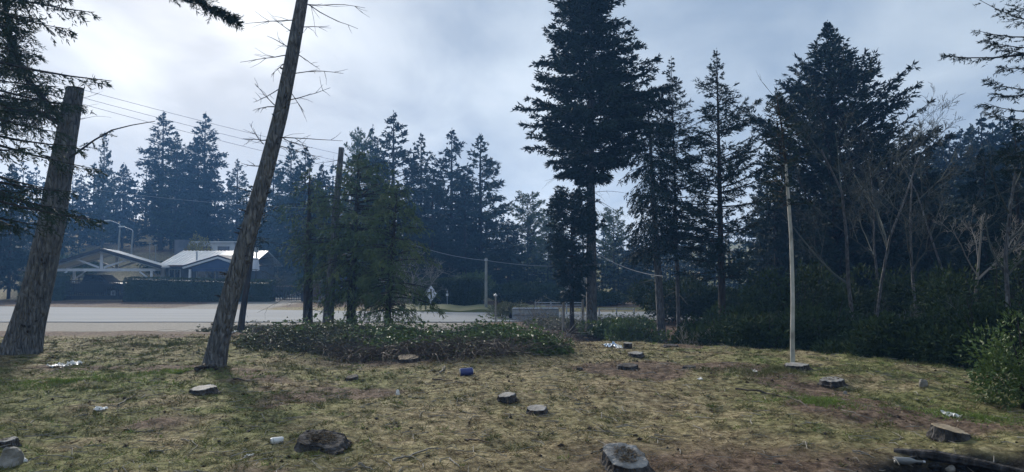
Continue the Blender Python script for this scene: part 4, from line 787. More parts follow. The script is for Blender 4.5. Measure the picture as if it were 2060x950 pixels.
    for y in (0.75, 3.1):
        for s in (-1, 1):
            g = Geo(); n = 18; an = np.arange(n) * 2 * np.pi / n; V = [(s * hw * 0.85 + h, y + math.cos(a) * 0.3, 0.3 + math.sin(a) * 0.3) for h in (-0.1, 0.1) for a in an] + [(s * hw * 0.85 - 0.1, y, 0.3), (s * hw * 0.85 + 0.1, y, 0.3)]
            g.add(V, [[i, (i + 1) % n, n + (i + 1) % n, n + i] for i in range(n)], [[2 * n, (i + 1) % n, i] for i in range(n)] + [[2 * n + 1, n + i, n + (i + 1) % n] for i in range(n)]); g.build('wheel', M['rubber'], t, org=(0, 0, 0))
vehicles()
def hedge_block(label, px0, px1, pyt, Y, depth, pyt2=None, n=9000, ll=0.11, m='hedge'):
    a = on(px0, Y); c = on(px1, Y); zt0 = zrow(pyt, Y); zt1 = zrow(pyt2 or pyt, Y); zb = ZR - 0.1; L = c[0] - a[0]
    t = thing('clipped_hedge', label, 'hedge', ((a[0] + c[0]) / 2, Y, ZR)); rng = np.random.default_rng(int(px0) + 7); o = np.array(t.location)
    g = Geo(); u = rng.random(n); f = rng.random(n)
    face = rng.choice(3, n, p=[0.6, 0.25, 0.15]); zt = zt0 + (zt1 - zt0) * u; z = zb + (zt - zb) * f; x = a[0] + L * u; y = np.full(n, float(Y))
    top = face == 1; y[top] = Y + depth * f[top]; z[top] = zt[top]
    end = face == 2; x[end] = np.where(u[end] < 0.5, a[0], c[0]); y[end] = Y + depth * rng.random(end.sum())
    P = np.c_[x, y, z]; bl = 0.10 * (vnoise(x * 2.2, z * 2.2 + y, 61) - 0.5) + 0.14 * (vnoise(x * 0.5, z * 0.9, 62) - 0.5)
    N = np.where(top[:, None], [0, 0, 1.0], np.where(end[:, None], np.c_[np.where(u < 0.5, -1, 1), 0 * u, 0 * u], [0, -1.0, 0]))
    leaves(g, P + N * bl[:, None] - o, N * 0.7 + rng.normal(size=(n, 3)) * 0.7, ll * rng.uniform(0.6, 1.3, n), ll * 0.5, rng, 0.1); g.build('foliage', M[m], t, org=(0, 0, 0))
    # twiggy core
    g = Geo(); xs = np.linspace(a[0] + 0.14, c[0] - 0.14, max(6, int(L / 0.6)))
    for x0, x1 in zip(xs[:-1], xs[1:]):
        zz = zt0 + (zt1 - zt0) * ((x0 + x1) / 2 - a[0]) / L; box(g, ((x0 + x1) / 2 - o[0], Y + depth / 2 + 0.05 - o[1] + rng.uniform(-.03, .03), (zb + zz) / 2 - o[2] - 0.10), (x1 - x0 - 0.004, depth - 0.28, zz - zb - 0.06 + rng.uniform(-.04, .04)))
    g.build('twig_mass', M[m], t, org=(0, 0, 0))
hedge_block('short clipped hedge left of the carport gate', 40, 126, 549, 48.5, 1.2, 551, 5000)
hedge_block('long clipped hedge in front of the metal roofed house', 250, 541, 558, 47.5, 1.3, 567, 15000)
hedge_block('tall bushy hedge behind the diamond road sign', 828, 968, 565, 42.5, 1.8, 563, 12000, 0.14)
def house():
    Y = 58.0; k = Y / FPX
    xl, xr = W(325, 530, Y)[0], W(500, 530, Y)[0]; ze = zrow(532, Y); zr_ = zrow(505, Y + 3.5)
    t = thing('bungalow', 'low grey bungalow with pale ribbed metal roof behind the long hedge', 'house', ((xl + xr) / 2, Y, ZR)); o = np.array(t.location)
    def p(name, fn, m, par=t): g = Geo(); fn(g); g.V = [v - o for v in g.V]; return g.build(name, M[m], par, org=(0, 0, 0))
    p('wall', lambda g: box(g, ((xl + xr) / 2, Y + 3.6, (ZR + ze) / 2), (xr - xl - 0.3, 6.2, ze - ZR)), 'wall_grey')
    xa, xb = W(317, 531, Y - 0.4)[0], xr + 0.35
    for sgn, y0 in ((-1, Y - 0.4), (1, Y + 7.6)):
        def sl(g):
            A = [(xa, y0, ze - 0.06), (xb, y0, ze - 0.06), (xb, Y + 3.6, zr_), (xa + 0.15, Y + 3.6, zr_)]; B = [(q[0], q[1], q[2] - 0.1) for q in A]
            g.add(A + B, [[0, 1, 2, 3], [7, 6, 5, 4], [0, 4, 5, 1], [1, 5, 6, 2], [2, 6, 7, 3], [3, 7, 4, 0]])
        rs = p('roof_slope', sl, 'roof_white')
        for i in range(24):
            f = (i + 0.5) / 24; xx = xa + 0.1 + (xb - xa - 0.15) * f; p('roof_rib', lambda g: bar(g, (xx, y0 + sgn * -0.0 + (0.02 if sgn < 0 else -0.02), ze - 0.045), (xx, Y + 3.6, zr_ + 0.012), 0.06, 0.05), 'roof_white', rs)
    p('eave_board', lambda g: box(g, ((xa + xb) / 2, Y - 0.43, ze - 0.14), (xb - xa, 0.05, 0.16)), 'brick')
    # porch gable
    Yp = Y - 2.2; xm = W(438, 512, Yp)[0]; x0, x1 = W(368, 534, Yp)[0], W(503, 534, Yp)[0]; zp = zrow(513, Yp); zq = zrow(534, Yp)
    for xe in (x0, x1):
        def ps(g):
            A = [(xm, Yp, zp), (xe, Yp, zq), (xe, Y + 2.0, zq), (xm, Y + 2.0, zp)]; B = [(a, b, c - 0.1) for a, b, c in A]; g.add(A + B, [[0, 1, 2, 3], [7, 6, 5, 4], [0, 4, 5, 1], [1, 5, 6, 2], [2, 6, 7, 3], [3, 7, 4, 0]])
        p('porch_roof', ps, 'roof_dark'); p('barge_board', lambda g: bar(g, (xm, Yp - 0.03, zp - 0.2), (xe, Yp - 0.03, zq - 0.2), 0.05, 0.14), 'timber_white')
        p('porch_post', lambda g: box(g, (xe + (0.5 if xe == x0 else -0.5), Yp + 0.15, (ZR + zq) / 2 - 0.15), (0.16, 0.16, zq - ZR - 0.3)), 'timber_white')
    p('gable', lambda g: prism(g, [(x0 + 0.5, zq - 0.22), (x1 - 0.5, zq - 0.22), (xm, zp - 0.32)], Yp + 0.06, Yp + 0.16), 'wall_blue')
    p('porch_beam', lambda g: box(g, ((x0 + x1) / 2, Yp + 0.1, zq - 0.36), (x1 - x0 - 1.3, 0.12, 0.22)), 'wall_blue')
    for px, w in ((352, 0.9), (415, 1.5), (455, 1.6)):
        x = W(px, 545, Y + 0.5)[0]; wf = p('window', lambda g: [box(g, (x, Y + 0.46, ze - 0.9 + dz), (w, 0.06, 0.07)) for dz in (-0.5, 0.5)] + [box(g, (x + dx, Y + 0.46, ze - 0.9), (0.07, 0.055, 1.0)) for dx in (-w / 2, 0, w / 2)], 'timber_white'); p('pane', lambda g: box(g, (x, Y + 0.475, ze - 0.9), (w - 0.05, 0.02, 0.95)), 'pane', wf)
    p('flue', lambda g: tubes(g, np.array([(W(396, 505, Y + 1)[0], Y + 1.0, ze), (W(396, 505, Y + 1)[0], Y + 1.0, zrow(506, Y + 1))]), [0.07, 0.07], 8), 'galv')
    p('corner_post', lambda g: box(g, (xl + 0.1, Y + 0.2, (ZR + ze) / 2 - 0.1), (0.2, 0.2, ze - ZR - 0.2)), 'timber_white')
    # white shed-like building behind
    Y2 = 74.0; b = on(424, Y2); t = thing('white_building', 'flat white building with grey roof peeping over the metal roofed house', 'building', tuple(b)); o = np.array(t.location)
    xa, xb = W(360, 500, Y2)[0], W(472, 500, Y2)[0]; zt = zrow(492, Y2); zb = b[2]
    p('wall', lambda g: box(g, ((xa + xb) / 2, Y2 + 2, (zb + zt) / 2), (xb - xa, 4, zt - zb + 0.4)), 'wall_white', t)
    p('roof_slab', lambda g: box(g, ((xa + xb) / 2 + 0.9, Y2 + 2, zt + 0.26), (xb - xa - 0.8, 4.5, 0.12)), 'wall_white', t)
    p('stair_tower', lambda g: box(g, (xa + 0.5, Y2 - 0.4, (zb + zt) / 2 + 0.1), (1.0, 1.2, zt - zb + 0.7)), 'wall_grey', t)
    for i in range(3):
        x = W(378 + i * 36, 497, Y2)[0]; wf = p('window', lambda g: box(g, (x, Y2 - 0.02, zt - 0.45), (1.2, 0.08, 0.5)), 'wall_grey', t); p('pane', lambda g: box(g, (x, Y2 - 0.05, zt - 0.45), (1.0, 0.06, 0.36)), 'pane', wf)
house()
def gate_fence(label, px0, px1, pyt, Y, step, name, cat, solid=0.0):
    a = on(px0, Y); c = on(px1, Y); zt = zrow(pyt, Y); L = c[0] - a[0]; t = thing(name, label, cat, (a[0], Y, ZR)); h = zt - ZR
    for z in (0.12, h - 0.06): g = Geo(); box(g, (L / 2, 0, z), (L, 0.05, 0.06)); g.build('rail', M['black_metal'], t, org=(0, 0, 0))
    if solid: g = Geo(); box(g, (L / 2, 0.04, 0.14 + solid / 2), (L - 0.02, 0.015, solid)); g.build('kick_panel', M['black_metal'], t, org=(0, 0, 0))
    n = int(L / step); me = None
    for i in range(n + 1):
        if me is None: g = Geo(); box(g, (0, 0, h / 2 + 0.03), (0.035, 0.034, h - 0.05)); ob = g.build('bar', M['black_metal'], t, org=(0, 0, 0)); me = ob.data
        else: ob = bpy.data.objects.new('bar', me); col.objects.link(ob); ob.parent = t
        ob.location = (L * i / n, 0, 0)
    for x in (-0.08, L + 0.08): g = Geo(); box(g, (x, 0, h / 2), (0.12, 0.12, h + 0.1)); g.build('post', M['black_metal'], t, org=(0, 0, 0))
gate_fence('black bar gate before the pickup under the carport', 128, 249, 566, 48.9, 0.12, 'bar_gate', 'gate', 0.22)
gate_fence('black iron fence between the long hedge and the brick pillar', 541, 607, 575, 48.2, 0.15, 'iron_fence', 'fence')
def roadside():
    def obj(name, label, cat, base): return thing(name, label, cat, tuple(base))
    # brick pillar and dark gate leaf
    b = on(636, 48.0); b[2] = ZR; t = obj('brick_pillar', 'dark brick gate pillar left of the driveway', 'pillar', b)
    for nm, m, c, s in (('shaft', 'brick', (0, 0, 0.65), (0.62, 0.5, 1.35)), ('cap', 'concrete', (0, 0, 1.37), (0.75, 0.62, 0.1)), ('plinth', 'concrete', (0, 0, 0.03), (0.7, 0.6, 0.12))): g = Geo(); box(g, c, s); g.build(nm, M[m], t, org=(0, 0, 0))
    # diamond sign: crossroad symbol, seen at a slant
    b = on(866, 36.6); b[2] = float(-0.45); t = obj('road_sign', 'pale diamond road sign with black side-road symbol before the tall hedge', 'sign', b)
    zc = zrow(591, 36.6) - b[2]; hd = 16 * 36.6 / FPX; g = Geo(); tubes(g, np.array([(0, 0.05, -0.2), (0.02, 0.05, zc + 0.3)]), [0.035, 0.035], 8); g.build('post', M['galv'], t, org=(0, 0, 0))
    th = R_(38); ux = np.array([math.cos(th), -math.sin(th), 0]); nz = np.array([-math.sin(th), -math.cos(th), 0]); uz = np.array([0, 0, 1.0]); C = np.array([0.05, 0, zc])
    def plate(poly, d0, d1, nm, m): 
        g = Geo(); P = [C + ux * a + uz * c + nz * d for d in (d0, d1) for a, c in poly]; n = len(poly); cen = [C + ux * np.mean([q[0] for q in poly]) + uz * np.mean([q[1] for q in poly]) + nz * d for d in (d0, d1)]
        g.add(P + cen, [[i, (i + 1) % n, n + (i + 1) % n, n + i] for i in range(n)], [[2 * n, (i + 1) % n, i] for i in range(n)] + [[2 * n + 1, n + i, n + (i + 1) % n] for i in range(n)]); return g.build(nm, M[m], t, org=(0, 0, 0))
    plate([(0, -hd), (hd, 0), (0, hd), (-hd, 0)], 0.0, 0.015, 'sign_panel', 'sign_face')
    plate([(-0.03, -0.26), (0.045, -0.26), (0.045, 0.22), (-0.03, 0.22)], 0.018, 0.022, 'symbol_bar', 'sign_black'); plate([(-0.20, 0.02), (-0.034, 0.02), (-0.034, 0.09), (-0.20, 0.09)], 0.018, 0.022, 'symbol_bar', 'sign_black')
    def marker(px, Y, pyt, label, m, r=0.03, zb=-0.42, cap=None):
        b = on(px, Y); b[2] = zb; h = zrow(pyt, Y) - zb; t = obj('marker_post', label, 'post', b); g = Geo(); tubes(g, np.array([(0, 0, -0.15), (0, 0, h)]), [r, r * 0.9], 8); g.build('shaft', M[m], t, org=(0, 0, 0))
        g = Geo(); n = 10; an = np.arange(n) * 2 * np.pi / n; rr = r * 1.9; g.add(np.vstack([np.c_[np.cos(an) * rr, np.sin(an) * rr, np.full(n, h)], np.c_[np.cos(an) * rr, np.sin(an) * rr, np.full(n, h + 0.05)], [[0, 0, h + 0.12]], [[0, 0, h]]]), [[i, (i + 1) % n, n + (i + 1) % n, n + i] for i in range(n)], [[n + i, n + (i + 1) % n, 2 * n] for i in range(n)] + [[2 * n + 1, (i + 1) % n, i] for i in range(n)]); g.build('cap', M[cap or m], t, org=(0, 0, 0))
        return t, h
    marker(841, 38.6, 596, 'thin pale stake left of the diamond sign', 'wood_pale', 0.028)
    t, h = marker(900, 39.0, 588, 'thin post with white reflector right of the diamond sign', 'galv', 0.018); g = Geo(); box(g, (0, -0.03, h - 0.14), (0.12, 0.03, 0.12)); g.build('reflector', M['white_plastic'], t, org=(0, 0, 0))
    marker(997, 29.0, 596, 'pale wooden post with cap right of the concrete pole', 'wood_pale', 0.035, -0.6, 'white_plastic')
    # concrete pole and its wire
    b = on(978, 36.8); t = obj('utility_pole', 'slim concrete pole right of the tall hedge', 'pole', (b[0], b[1], -0.6)); h = zrow(519, 36.8) + 0.6; g = Geo(); tubes(g, np.array([(0, 0, -0.3), (0, 0, h)]), [0.085, 0.06], 8); g.build('shaft', M['concrete'], t, org=(0, 0, 0)); g = Geo(); box(g, (0, -0.05, h - 0.1), (0.16, 0.1, 0.1)); g.build('bracket', M['galv'], t, org=(0, 0, 0))
    # street lamps on the slope
    for px, pyt, dx, lb in ((240, 450, -20, 'taller street lamp with bent arm behind the carport'), (266, 462, -17, 'shorter street lamp with bent arm right of the taller one')):
        Y = 72.0; b = on(px - 2, Y); k = Y / FPX; h = zrow(pyt + 4, Y) - b[2]; t = obj('street_lamp', lb, 'lamp', b); g = Geo(); tubes(g, np.array([(0, 0, -0.3), (0.05, 0, h * 0.6), (0.12, 0, h)]), [0.10, 0.085, 0.07], 8); g.build('pole', M['concrete'], t, org=(0, 0, 0))
        g = Geo(); tubes(g, np.array([(0.12, 0, h), (0.05, 0, h + 0.15), (dx * k * 0.5, 0, h + 0.36), (dx * k, 0, h + 0.5)]), [0.05, 0.045, 0.04, 0.035], 6); g.build('arm', M['galv'], t, org=(0, 0, 0))
        g = Geo(); box(g, (dx * k - 0.18, 0, h + 0.5), (0.5, 0.22, 0.12)); g.build('lamp_head', M['white_plastic'], t, org=(0, 0, 0))
    for px, pyt, lb in ((301, 490, 'thin pale post with knob behind the bungalow, left of two'), (313, 494, 'thin pale post behind the bungalow, right of two')):
        Y = 72.0; b = on(px, Y); t = obj('garden_post', lb, 'post', b); h = zrow(pyt, Y) - b[2]; g = Geo(); tubes(g, np.array([(0, 0, -0.3), (0, 0, h)]), [0.05, 0.04], 6); g.build('shaft', M['concrete'], t, org=(0, 0, 0)); g = Geo(); box(g, (0, 0, h + 0.03), (0.2, 0.12, 0.08)); g.build('cap', M['galv'], t, org=(0, 0, 0))
    # white sheet hung on a pole
    Y = 55.0; b = on(516, Y); b[2] = ZR; k = Y / FPX; t = obj('hung_sheet', 'white cloth hanging from a dark pole right of the leaning trunk', 'cloth', b); z0, z1 = zrow(545, Y) - ZR, zrow(519, Y) - ZR
    g = Geo(); u = np.linspace(0, 1, 9); v = np.linspace(0, 1, 9); U, Vv = np.meshgrid(u, v); w = (10 + 5 * np.sin(Vv * 1.6)) * k; X = (U - 0.5) * w; Yy = 0.10 * np.sin(U * 11 + Vv * 2) * Vv - 0.12; Z = z1 - (z1 - z0) * Vv - 0.12 * np.abs(U - 0.5) * (1 - Vv)
    i = np.arange(8)[:, None] * 9 + np.arange(8)[None]; F = np.stack([i, i + 1, i + 10, i + 9], -1).reshape(-1, 4); g.add(np.stack([X, Yy, Z], -1).reshape(-1, 3), F); g.add(np.stack([X, Yy + 0.02, Z], -1).reshape(-1, 3), F[:, ::-1]); g.build('cloth', M['cloth_white'], t, org=(0, 0, 0), smooth=True)
    g = Geo(); tubes(g, np.array([(0, 0, -0.2), (0, 0, zrow(500, Y) - ZR)]), [0.06, 0.05], 7); g.build('pole', M['bark_dark'], t, org=(0, 0, 0)); g = Geo(); box(g, (0, 0, zrow(503, Y) - ZR), (0.24, 0.24, 0.4)); g.build('pole_head', M['concrete'], t, org=(0, 0, 0))
    # guard rail on the bridge and its pipe rail
    def rail(px0, px1, Y, rows, h, label, name, m, np_, post_r, cat, r=0.03, beam=False, zb=-0.6):
        a = on(px0, Y); c = on(px1, Y); L = c[0] - a[0]; t = obj(name, label, cat, (a[0], Y, zb))
        for py in rows:
            z = zrow(py, Y) - zb; g = Geo()
            if beam:
                pr = [(-0.15, 0), (-0.10, -0.06), (-0.04, 0.0), (0.04, 0.0), (0.10, -0.06), (0.15, 0)]; V = [(x, yy + d, z + zz) for d in (0, 0.02) for x in (0, L) for zz, yy in pr]
                g.add(V, [[o_ + i, o_ + i + 1, o_ + 6 + i + 1, o_ + 6 + i] for o_ in (0, 12) for i in range(5)]); g.build('beam', M[m], t, org=(0, 0, 0))
            else: tubes(g, np.array([(0, 0, z), (L, 0, z)]), [r, r], 6); g.build('rail', M[m], t, org=(0, 0, 0))
        for i in range(np_): g = Geo(); x = L * (i + 0.02) / max(1, np_ - 1) * 0.98; box(g, (x, 0.08 if beam else 0, h / 2 - 0.1), (post_r * 2, post_r * 2, h + 0.2)); g.build('post', M[m], t, org=(0, 0, 0))
    rail(1032, 1122, 30.5, (626, 638), zrow(621, 30.5) + 0.6, 'low grey steel guard rail left of the crossing posts', 'guard_rail', 'galv', 3, 0.06, 'guard rail', beam=True)
    rail(1076, 1172, 34.0, (609, 614, 619), zrow(607, 34.0) + 0.6, 'thin white pipe railing left of the tallest trunk', 'pipe_railing', 'galv', 4, 0.03, 'railing', 0.022)
    rail(1204, 1275, 33.0, (622,), zrow(620, 33.0) + 0.6, 'single pale rail right of the tallest trunk', 'pipe_railing', 'galv', 3, 0.03, 'railing', 0.022)
    for px, Y, pyt, lb in ((1133, 26.5, 590, 'pale weathered post left of the tallest trunk'), (1172, 27.5, 598, 'thin pale post touching the left side of the tallest trunk')):
        marker(px, Y, pyt, lb, 'wood_pale', 0.055, float(gz(on(px, Y)[0], Y)))
    # hut on posts seen through the branches
    Y = 46.0; b = on(1158, Y); b[2] = -0.6; k = Y / FPX; t = obj('stilt_hut', 'pale wooden hut on posts half hidden left of the tallest trunk', 'hut', b); z = lambda py: zrow(py, Y) + 0.6
    def p(name, fn, m): g = Geo(); fn(g); return g.build(name, M[m], t, org=(0, 0, 0))
    p('floor_deck', lambda g: box(g, (0, 0.6, z(583)), (2.3, 1.6, 0.12)), 'wood_pale')
    for i in range(9): p('wall_board', lambda g, i=i: box(g, (-0.72 + i * 0.18, 0.02 * (i % 2), (z(583) + z(548)) / 2), (0.172, 0.04, z(548) - z(583) - 0.14)), 'wood_pale')
    p('roof', lambda g: prism(g, [(-1.2, z(545)), (1.2, z(545)), (1.2, z(545) + 0.08), (0, z(528)), (-1.2, z(545) + 0.08)], -0.3, 1.5), 'wood_brown')
    for x in (-0.9, 0.9):
        for y in (0.0, 1.2): p('leg', lambda g: box(g, (x, y, z(583) / 2 - 0.15), (0.13, 0.13, z(583) + 0.1)), 'wood_pale')
    p('rail', lambda g: bar(g, (-1.15, -0.15, z(566)), (-0.8, -0.15, z(566)), 0.06, 0.06), 'wood_pale')
roadside()
def wires():
    def wire(p, q, sag, r, label, m='wire'):
        s = np.linspace(0, 1, 40)[:, None]; P = p * (1 - s) + q * s; P[:, 2] -= sag * 4 * (s * (1 - s))[:, 0]; g = Geo(); tubes(g, P, np.full(40, r), 5); tag(g.build('power_line', M[m]), label, 'wire')
    wire(at(-60, 118, 33), at(1010, 372, 66), 0.55, 0.010, 'topmost of the three thin power lines rising left over the trees')
    wire(at(-60, 134, 33), at(1010, 384, 66), 0.6, 0.010, 'middle of the three thin power lines rising left over the trees')
    wire(at(-60, 146, 33), at(1010, 398, 66), 0.65, 0.010, 'lowest of the three thin power lines rising left over the trees')
    wire(at(150, 376, 44), at(660, 420, 50), 0.25, 0.012, 'pale low wire in front of the dark wood behind the leaning trunk', 'wire_pale')
    wire(at(820, 488, 37), at(978, 524, 36.8), 0.15, 0.014, 'pale wire sloping down to the concrete pole from the left', 'wire_pale')
    wire(at(978, 524, 36.8), at(1210, 531, 38), 0.2, 0.014, 'pale wire running right from the concrete pole', 'wire_pale')
    wire(at(1205, 512, 22), at(1334, 556, 19.5), 0.12, 0.010, 'thin pale wire between the tallest trunk and its right neighbour', 'wire_pale')
wires()

# ------------------------------------------------------------------ stumps
def stump(px, py, wpx, hpx, label, seed, tilt=(0, 0), top='cut_wood', rot=0.0, litter=0, flare=0.35, hollow=0.0):
    tilt = (tilt[0], tilt[1] + 0.08); b = G(px, py); k = b[1] / FPX; r = wpx * k / 2 / 1.12; h = hpx * k * 0.66; rng = np.random.default_rng(seed); n = 40; an = np.arange(n) * 2 * np.pi / n + rot
    t = thing('tree_stump', label, 'stump', tuple(b))
    f = 1 + 0.10 * (vnoise(np.cos(an) * 1.5 + 5, np.sin(an) * 1.5 + seed, seed) - 0.5) * 2 + 0.06 * np.cos(an * rng.integers(3, 6) + seed) + 0.035 * rng.normal(size=n)
    lev = [-0.35, 0.0, 0.15, 0.4, 0.75, 1.0]; V = []
    for i, q in enumerate(lev):
        fl = 1 + flare * math.exp(-max(q, 0) * 3.2) * (0.7 + 0.5 * np.cos(an * 4 + seed) * 0.6)
        rr = r * f * fl * (1 + 0.015 * rng.normal(size=n)); z = h * q + (tilt[0] * np.cos(an) + tilt[1] * np.sin(an)) * r * max(q, 0) + (0.02 * rng.normal(size=n) * r if q == 1.0 else 0)
        V.append(np.c_[np.cos(an) * rr, np.sin(an) * rr, np.broadcast_to(z, (n,))])
    zt = V[-1][:, 2].copy(); g = Geo(); Q = [[j * n + i, j * n + (i + 1) % n, (j + 1) * n + (i + 1) % n, (j + 1) * n + i] for j in range(len(lev) - 1) for i in range(n)]
    g.add(np.vstack(V), Q); g.build('bark', M['stump_bark'], t, org=(0, 0, 0))
    g = Geo(); fr = [1.0, 0.93, 0.86, 0.72, 0.55, 0.38, 0.2]; Vt = []
    for q in fr:
        z = (tilt[0] * np.cos(an) + tilt[1] * np.sin(an)) * r * q + h + (zt - h - (tilt[0] * np.cos(an) + tilt[1] * np.sin(an)) * r) * (q > 0.9) + 0.012 * r * 3 * (fbm(np.cos(an) * q * 4 + 3, np.sin(an) * q * 4 + 3, seed) - 0.5) - hollow * h * np.exp(-(q / 0.45) ** 2) + (0.004 if q < 1 else 0)
        Vt.append(np.c_[np.cos(an) * r * f * q * (1.0 if q < 1 else 1.0), np.sin(an) * r * f * q, z])
    m = len(fr); Vt.append([[0, 0, h - hollow * h]]); val = np.concatenate([np.full(n, 0.05 if q == 1.0 else (0.75 if q > 0.8 else 0.5 + 0.3 * rng.random())) for q in fr] + [[0.5]])
    g.add(np.vstack(Vt), [[j * n + i, j * n + (i + 1) % n, (j + 1) * n + (i + 1) % n, (j + 1) * n + i] for j in range(m - 1) for i in range(n)], [[(m - 1) * n + i, (m - 1) * n + (i + 1) % n, m * n] for i in range(n)], a=val); g.build('cut_face', M[top], t, org=(0, 0, 0))
    if litter:
        g = Geo(); q = np.sqrt(rng.random(litter)) * 0.62 * r; a = rng.random(litter) * 6.28; P = np.c_[np.cos(a) * q, np.sin(a) * q, h + (tilt[0] * np.cos(a) + tilt[1] * np.sin(a)) * q + 0.012 - hollow * h * np.exp(-(q / r / 0.45) ** 2)]
        leaves(g, P, np.c_[rng.normal(size=(litter, 2)), rng.normal(size=litter) * 0.2], rng.uniform(0.02, 0.05, litter), rng.uniform(0.006, 0.014, litter), rng, 0.6); o = g.build('twig_mass', M['debris'], t, org=(0, 0, 0))
    return t
def stumps():
    S = [(1258, 944, 96, 40, 'largest foreground stump with pale cut rim, at the bottom centre-right', dict(tilt=(-0.12, 0.26), litter=240, hollow=0.10)),
         (648, 898, 100, 22, 'wide low stump heaped with needles and chips, lower left of centre', dict(tilt=(-0.14, 0.06), litter=420, flare=0.3, top='stump_bark')),
         (1080, 833, 44, 18, 'small dark stump, nearer one of the close pair in the middle', dict(tilt=(0.04, 0.05))),
         (1019, 805, 38, 15, 'small dark stump, farther one of the close pair in the middle', dict(tilt=(0.1, 0.02))),
         (408, 790, 54, 13, 'low stump with light flat cut in front of the leaning trunk', dict(tilt=(0.08, 0.0))),
         (708, 764, 28, 9, 'little crumbled stump below the bramble, left of the blue tin', dict(tilt=(0.15, 0.1), top='stump_bark')),
         (821, 728, 46, 15, 'stump with pale tan cut against the dead brambles', dict(top='cut_fresh', tilt=(0.03, 0.06))),
         (1263, 744, 44, 14, 'stump on the grass rise below the two pale stumps', dict(tilt=(0.03, 0.0), top='stump_bark')),
         (1279, 717, 32, 10, 'flat pale-topped stump in front of the upright round one', dict(tilt=(0.02, 0.0))),
         (1263, 701, 19, 16, 'small upright round stump beside the pale blue litter', dict(flare=0.05)),
         (1350, 698, 30, 5, 'very low stump at the foot of the thick lower trunk', dict(top='stump_bark')),
         (1386, 742, 26, 7, 'low rotten stump in the grass left of the slender pale trunk', dict(top='stump_bark', tilt=(0.05, 0))),
         (1602, 742, 50, 12, 'broad stump at the foot of the slender pale trunk', dict(tilt=(0.03, -0.05))),
         (1674, 774, 48, 15, 'rugged stump right of the slender pale trunk', dict(tilt=(0.08, 0.0), litter=40)),
         (1912, 880, 70, 26, 'leaning wedge-shaped stump above the burnt pit', dict(tilt=(-0.22, 0.0), top='cut_fresh')),
         (14, 897, 40, 18, 'grey stump cut off by the left edge', dict(tilt=(0.1, 0), litter=20)),
         (1166, 744, 12, 6, 'tiny sapling stump on the grass between the bramble and the rise', dict(top='stump_bark'))]
    for k, (px, py, w, h, lb, kw) in enumerate(S): stump(px, py, w, h, lb, 40 + k, **kw)
stumps()

# ------------------------------------------------------------------ brambles
def bramble(label, px, py, rx, ry, h, seed, nl, m, nc, cane_m='cane', ll=0.075, shoot=0.25, name='bramble_thicket', top=1.0):
    b = G(px, py); b = b + np.array([0, ry * 0.8, 0]); b[2] = float(gz(b[0], b[1])); rng = np.random.default_rng(seed)
    t = thing(name, label, 'bramble', tuple(b))
    h = h * 0.43
    def surf(u, v): return h * np.clip(1 - (u * u + v * v) ** 1.5, 0, 1) * (0.15 + 1.7 * fbm(u * 2.6 + seed, v * 2.6 + 3, seed, 3)) + gz(b[0] + u * rx, b[1] + v * ry) - b[2]
    a = rng.random(nl) * 6.28; q = np.sqrt(rng.random(nl)) * 1.0; u, v = np.cos(a) * q, np.sin(a) * q; zs = surf(u, v); zg = gz(b[0] + u * rx, b[1] + v * ry) - b[2]
    f = 1 - rng.random(nl) ** 2.2 * top; z = zg + (zs - zg) * f + rng.normal(size=nl) * 0.02 + (rng.random(nl) < 0.06) * rng.random(nl) * shoot
    P = np.c_[u * rx, v * ry, z]; lsz = 0.45 + 0.95 * rng.random(nl) ** 1.5; g = Geo(); ang = rng.random(nl) * 6.28
    for da in (-1.0, 0.0, 1.0): leaves(g, P, np.c_[np.cos(ang + da), np.sin(ang + da), rng.normal(size=nl) * 0.45 - 0.1], ll * lsz, ll * 0.62 * lsz, rng, 0.55, 0.2)
    g.build('leaf_mass', M[m], t, org=(0, 0, 0))
    if nc:
        a = rng.random(nc) * 6.28; q = np.sqrt(rng.random(nc)) * 0.95; p0 = np.c_[np.cos(a) * q * rx, np.sin(a) * q * ry, 0 * a]; d = rng.normal(size=(nc, 2)) * 0.6; hh = h * rng.uniform(0.6, 1.6, nc); s = np.linspace(0, 1, 8)
        W = p0[:, None, :] + np.concatenate([d[:, None, :] * s[None, :, None], (hh[:, None] * (4 * s * (1 - s))[None] * 0.9)[:, :, None]], -1) + rng.normal(size=(nc, 8, 3)) * 0.025; W[:, :, 2] += gz(b[0] + W[:, :, 0], b[1] + W[:, :, 1]) - b[2]
        g = Geo(); tubes(g, W, np.tile(np.linspace(0.006, 0.0025, 8), (nc, 1)) * rng.uniform(0.5, 1.15, (nc, 1)), 3, rng.random(nc), cap=False); g.build('cane_mass', M[cane_m], t, org=(0, 0, 0))
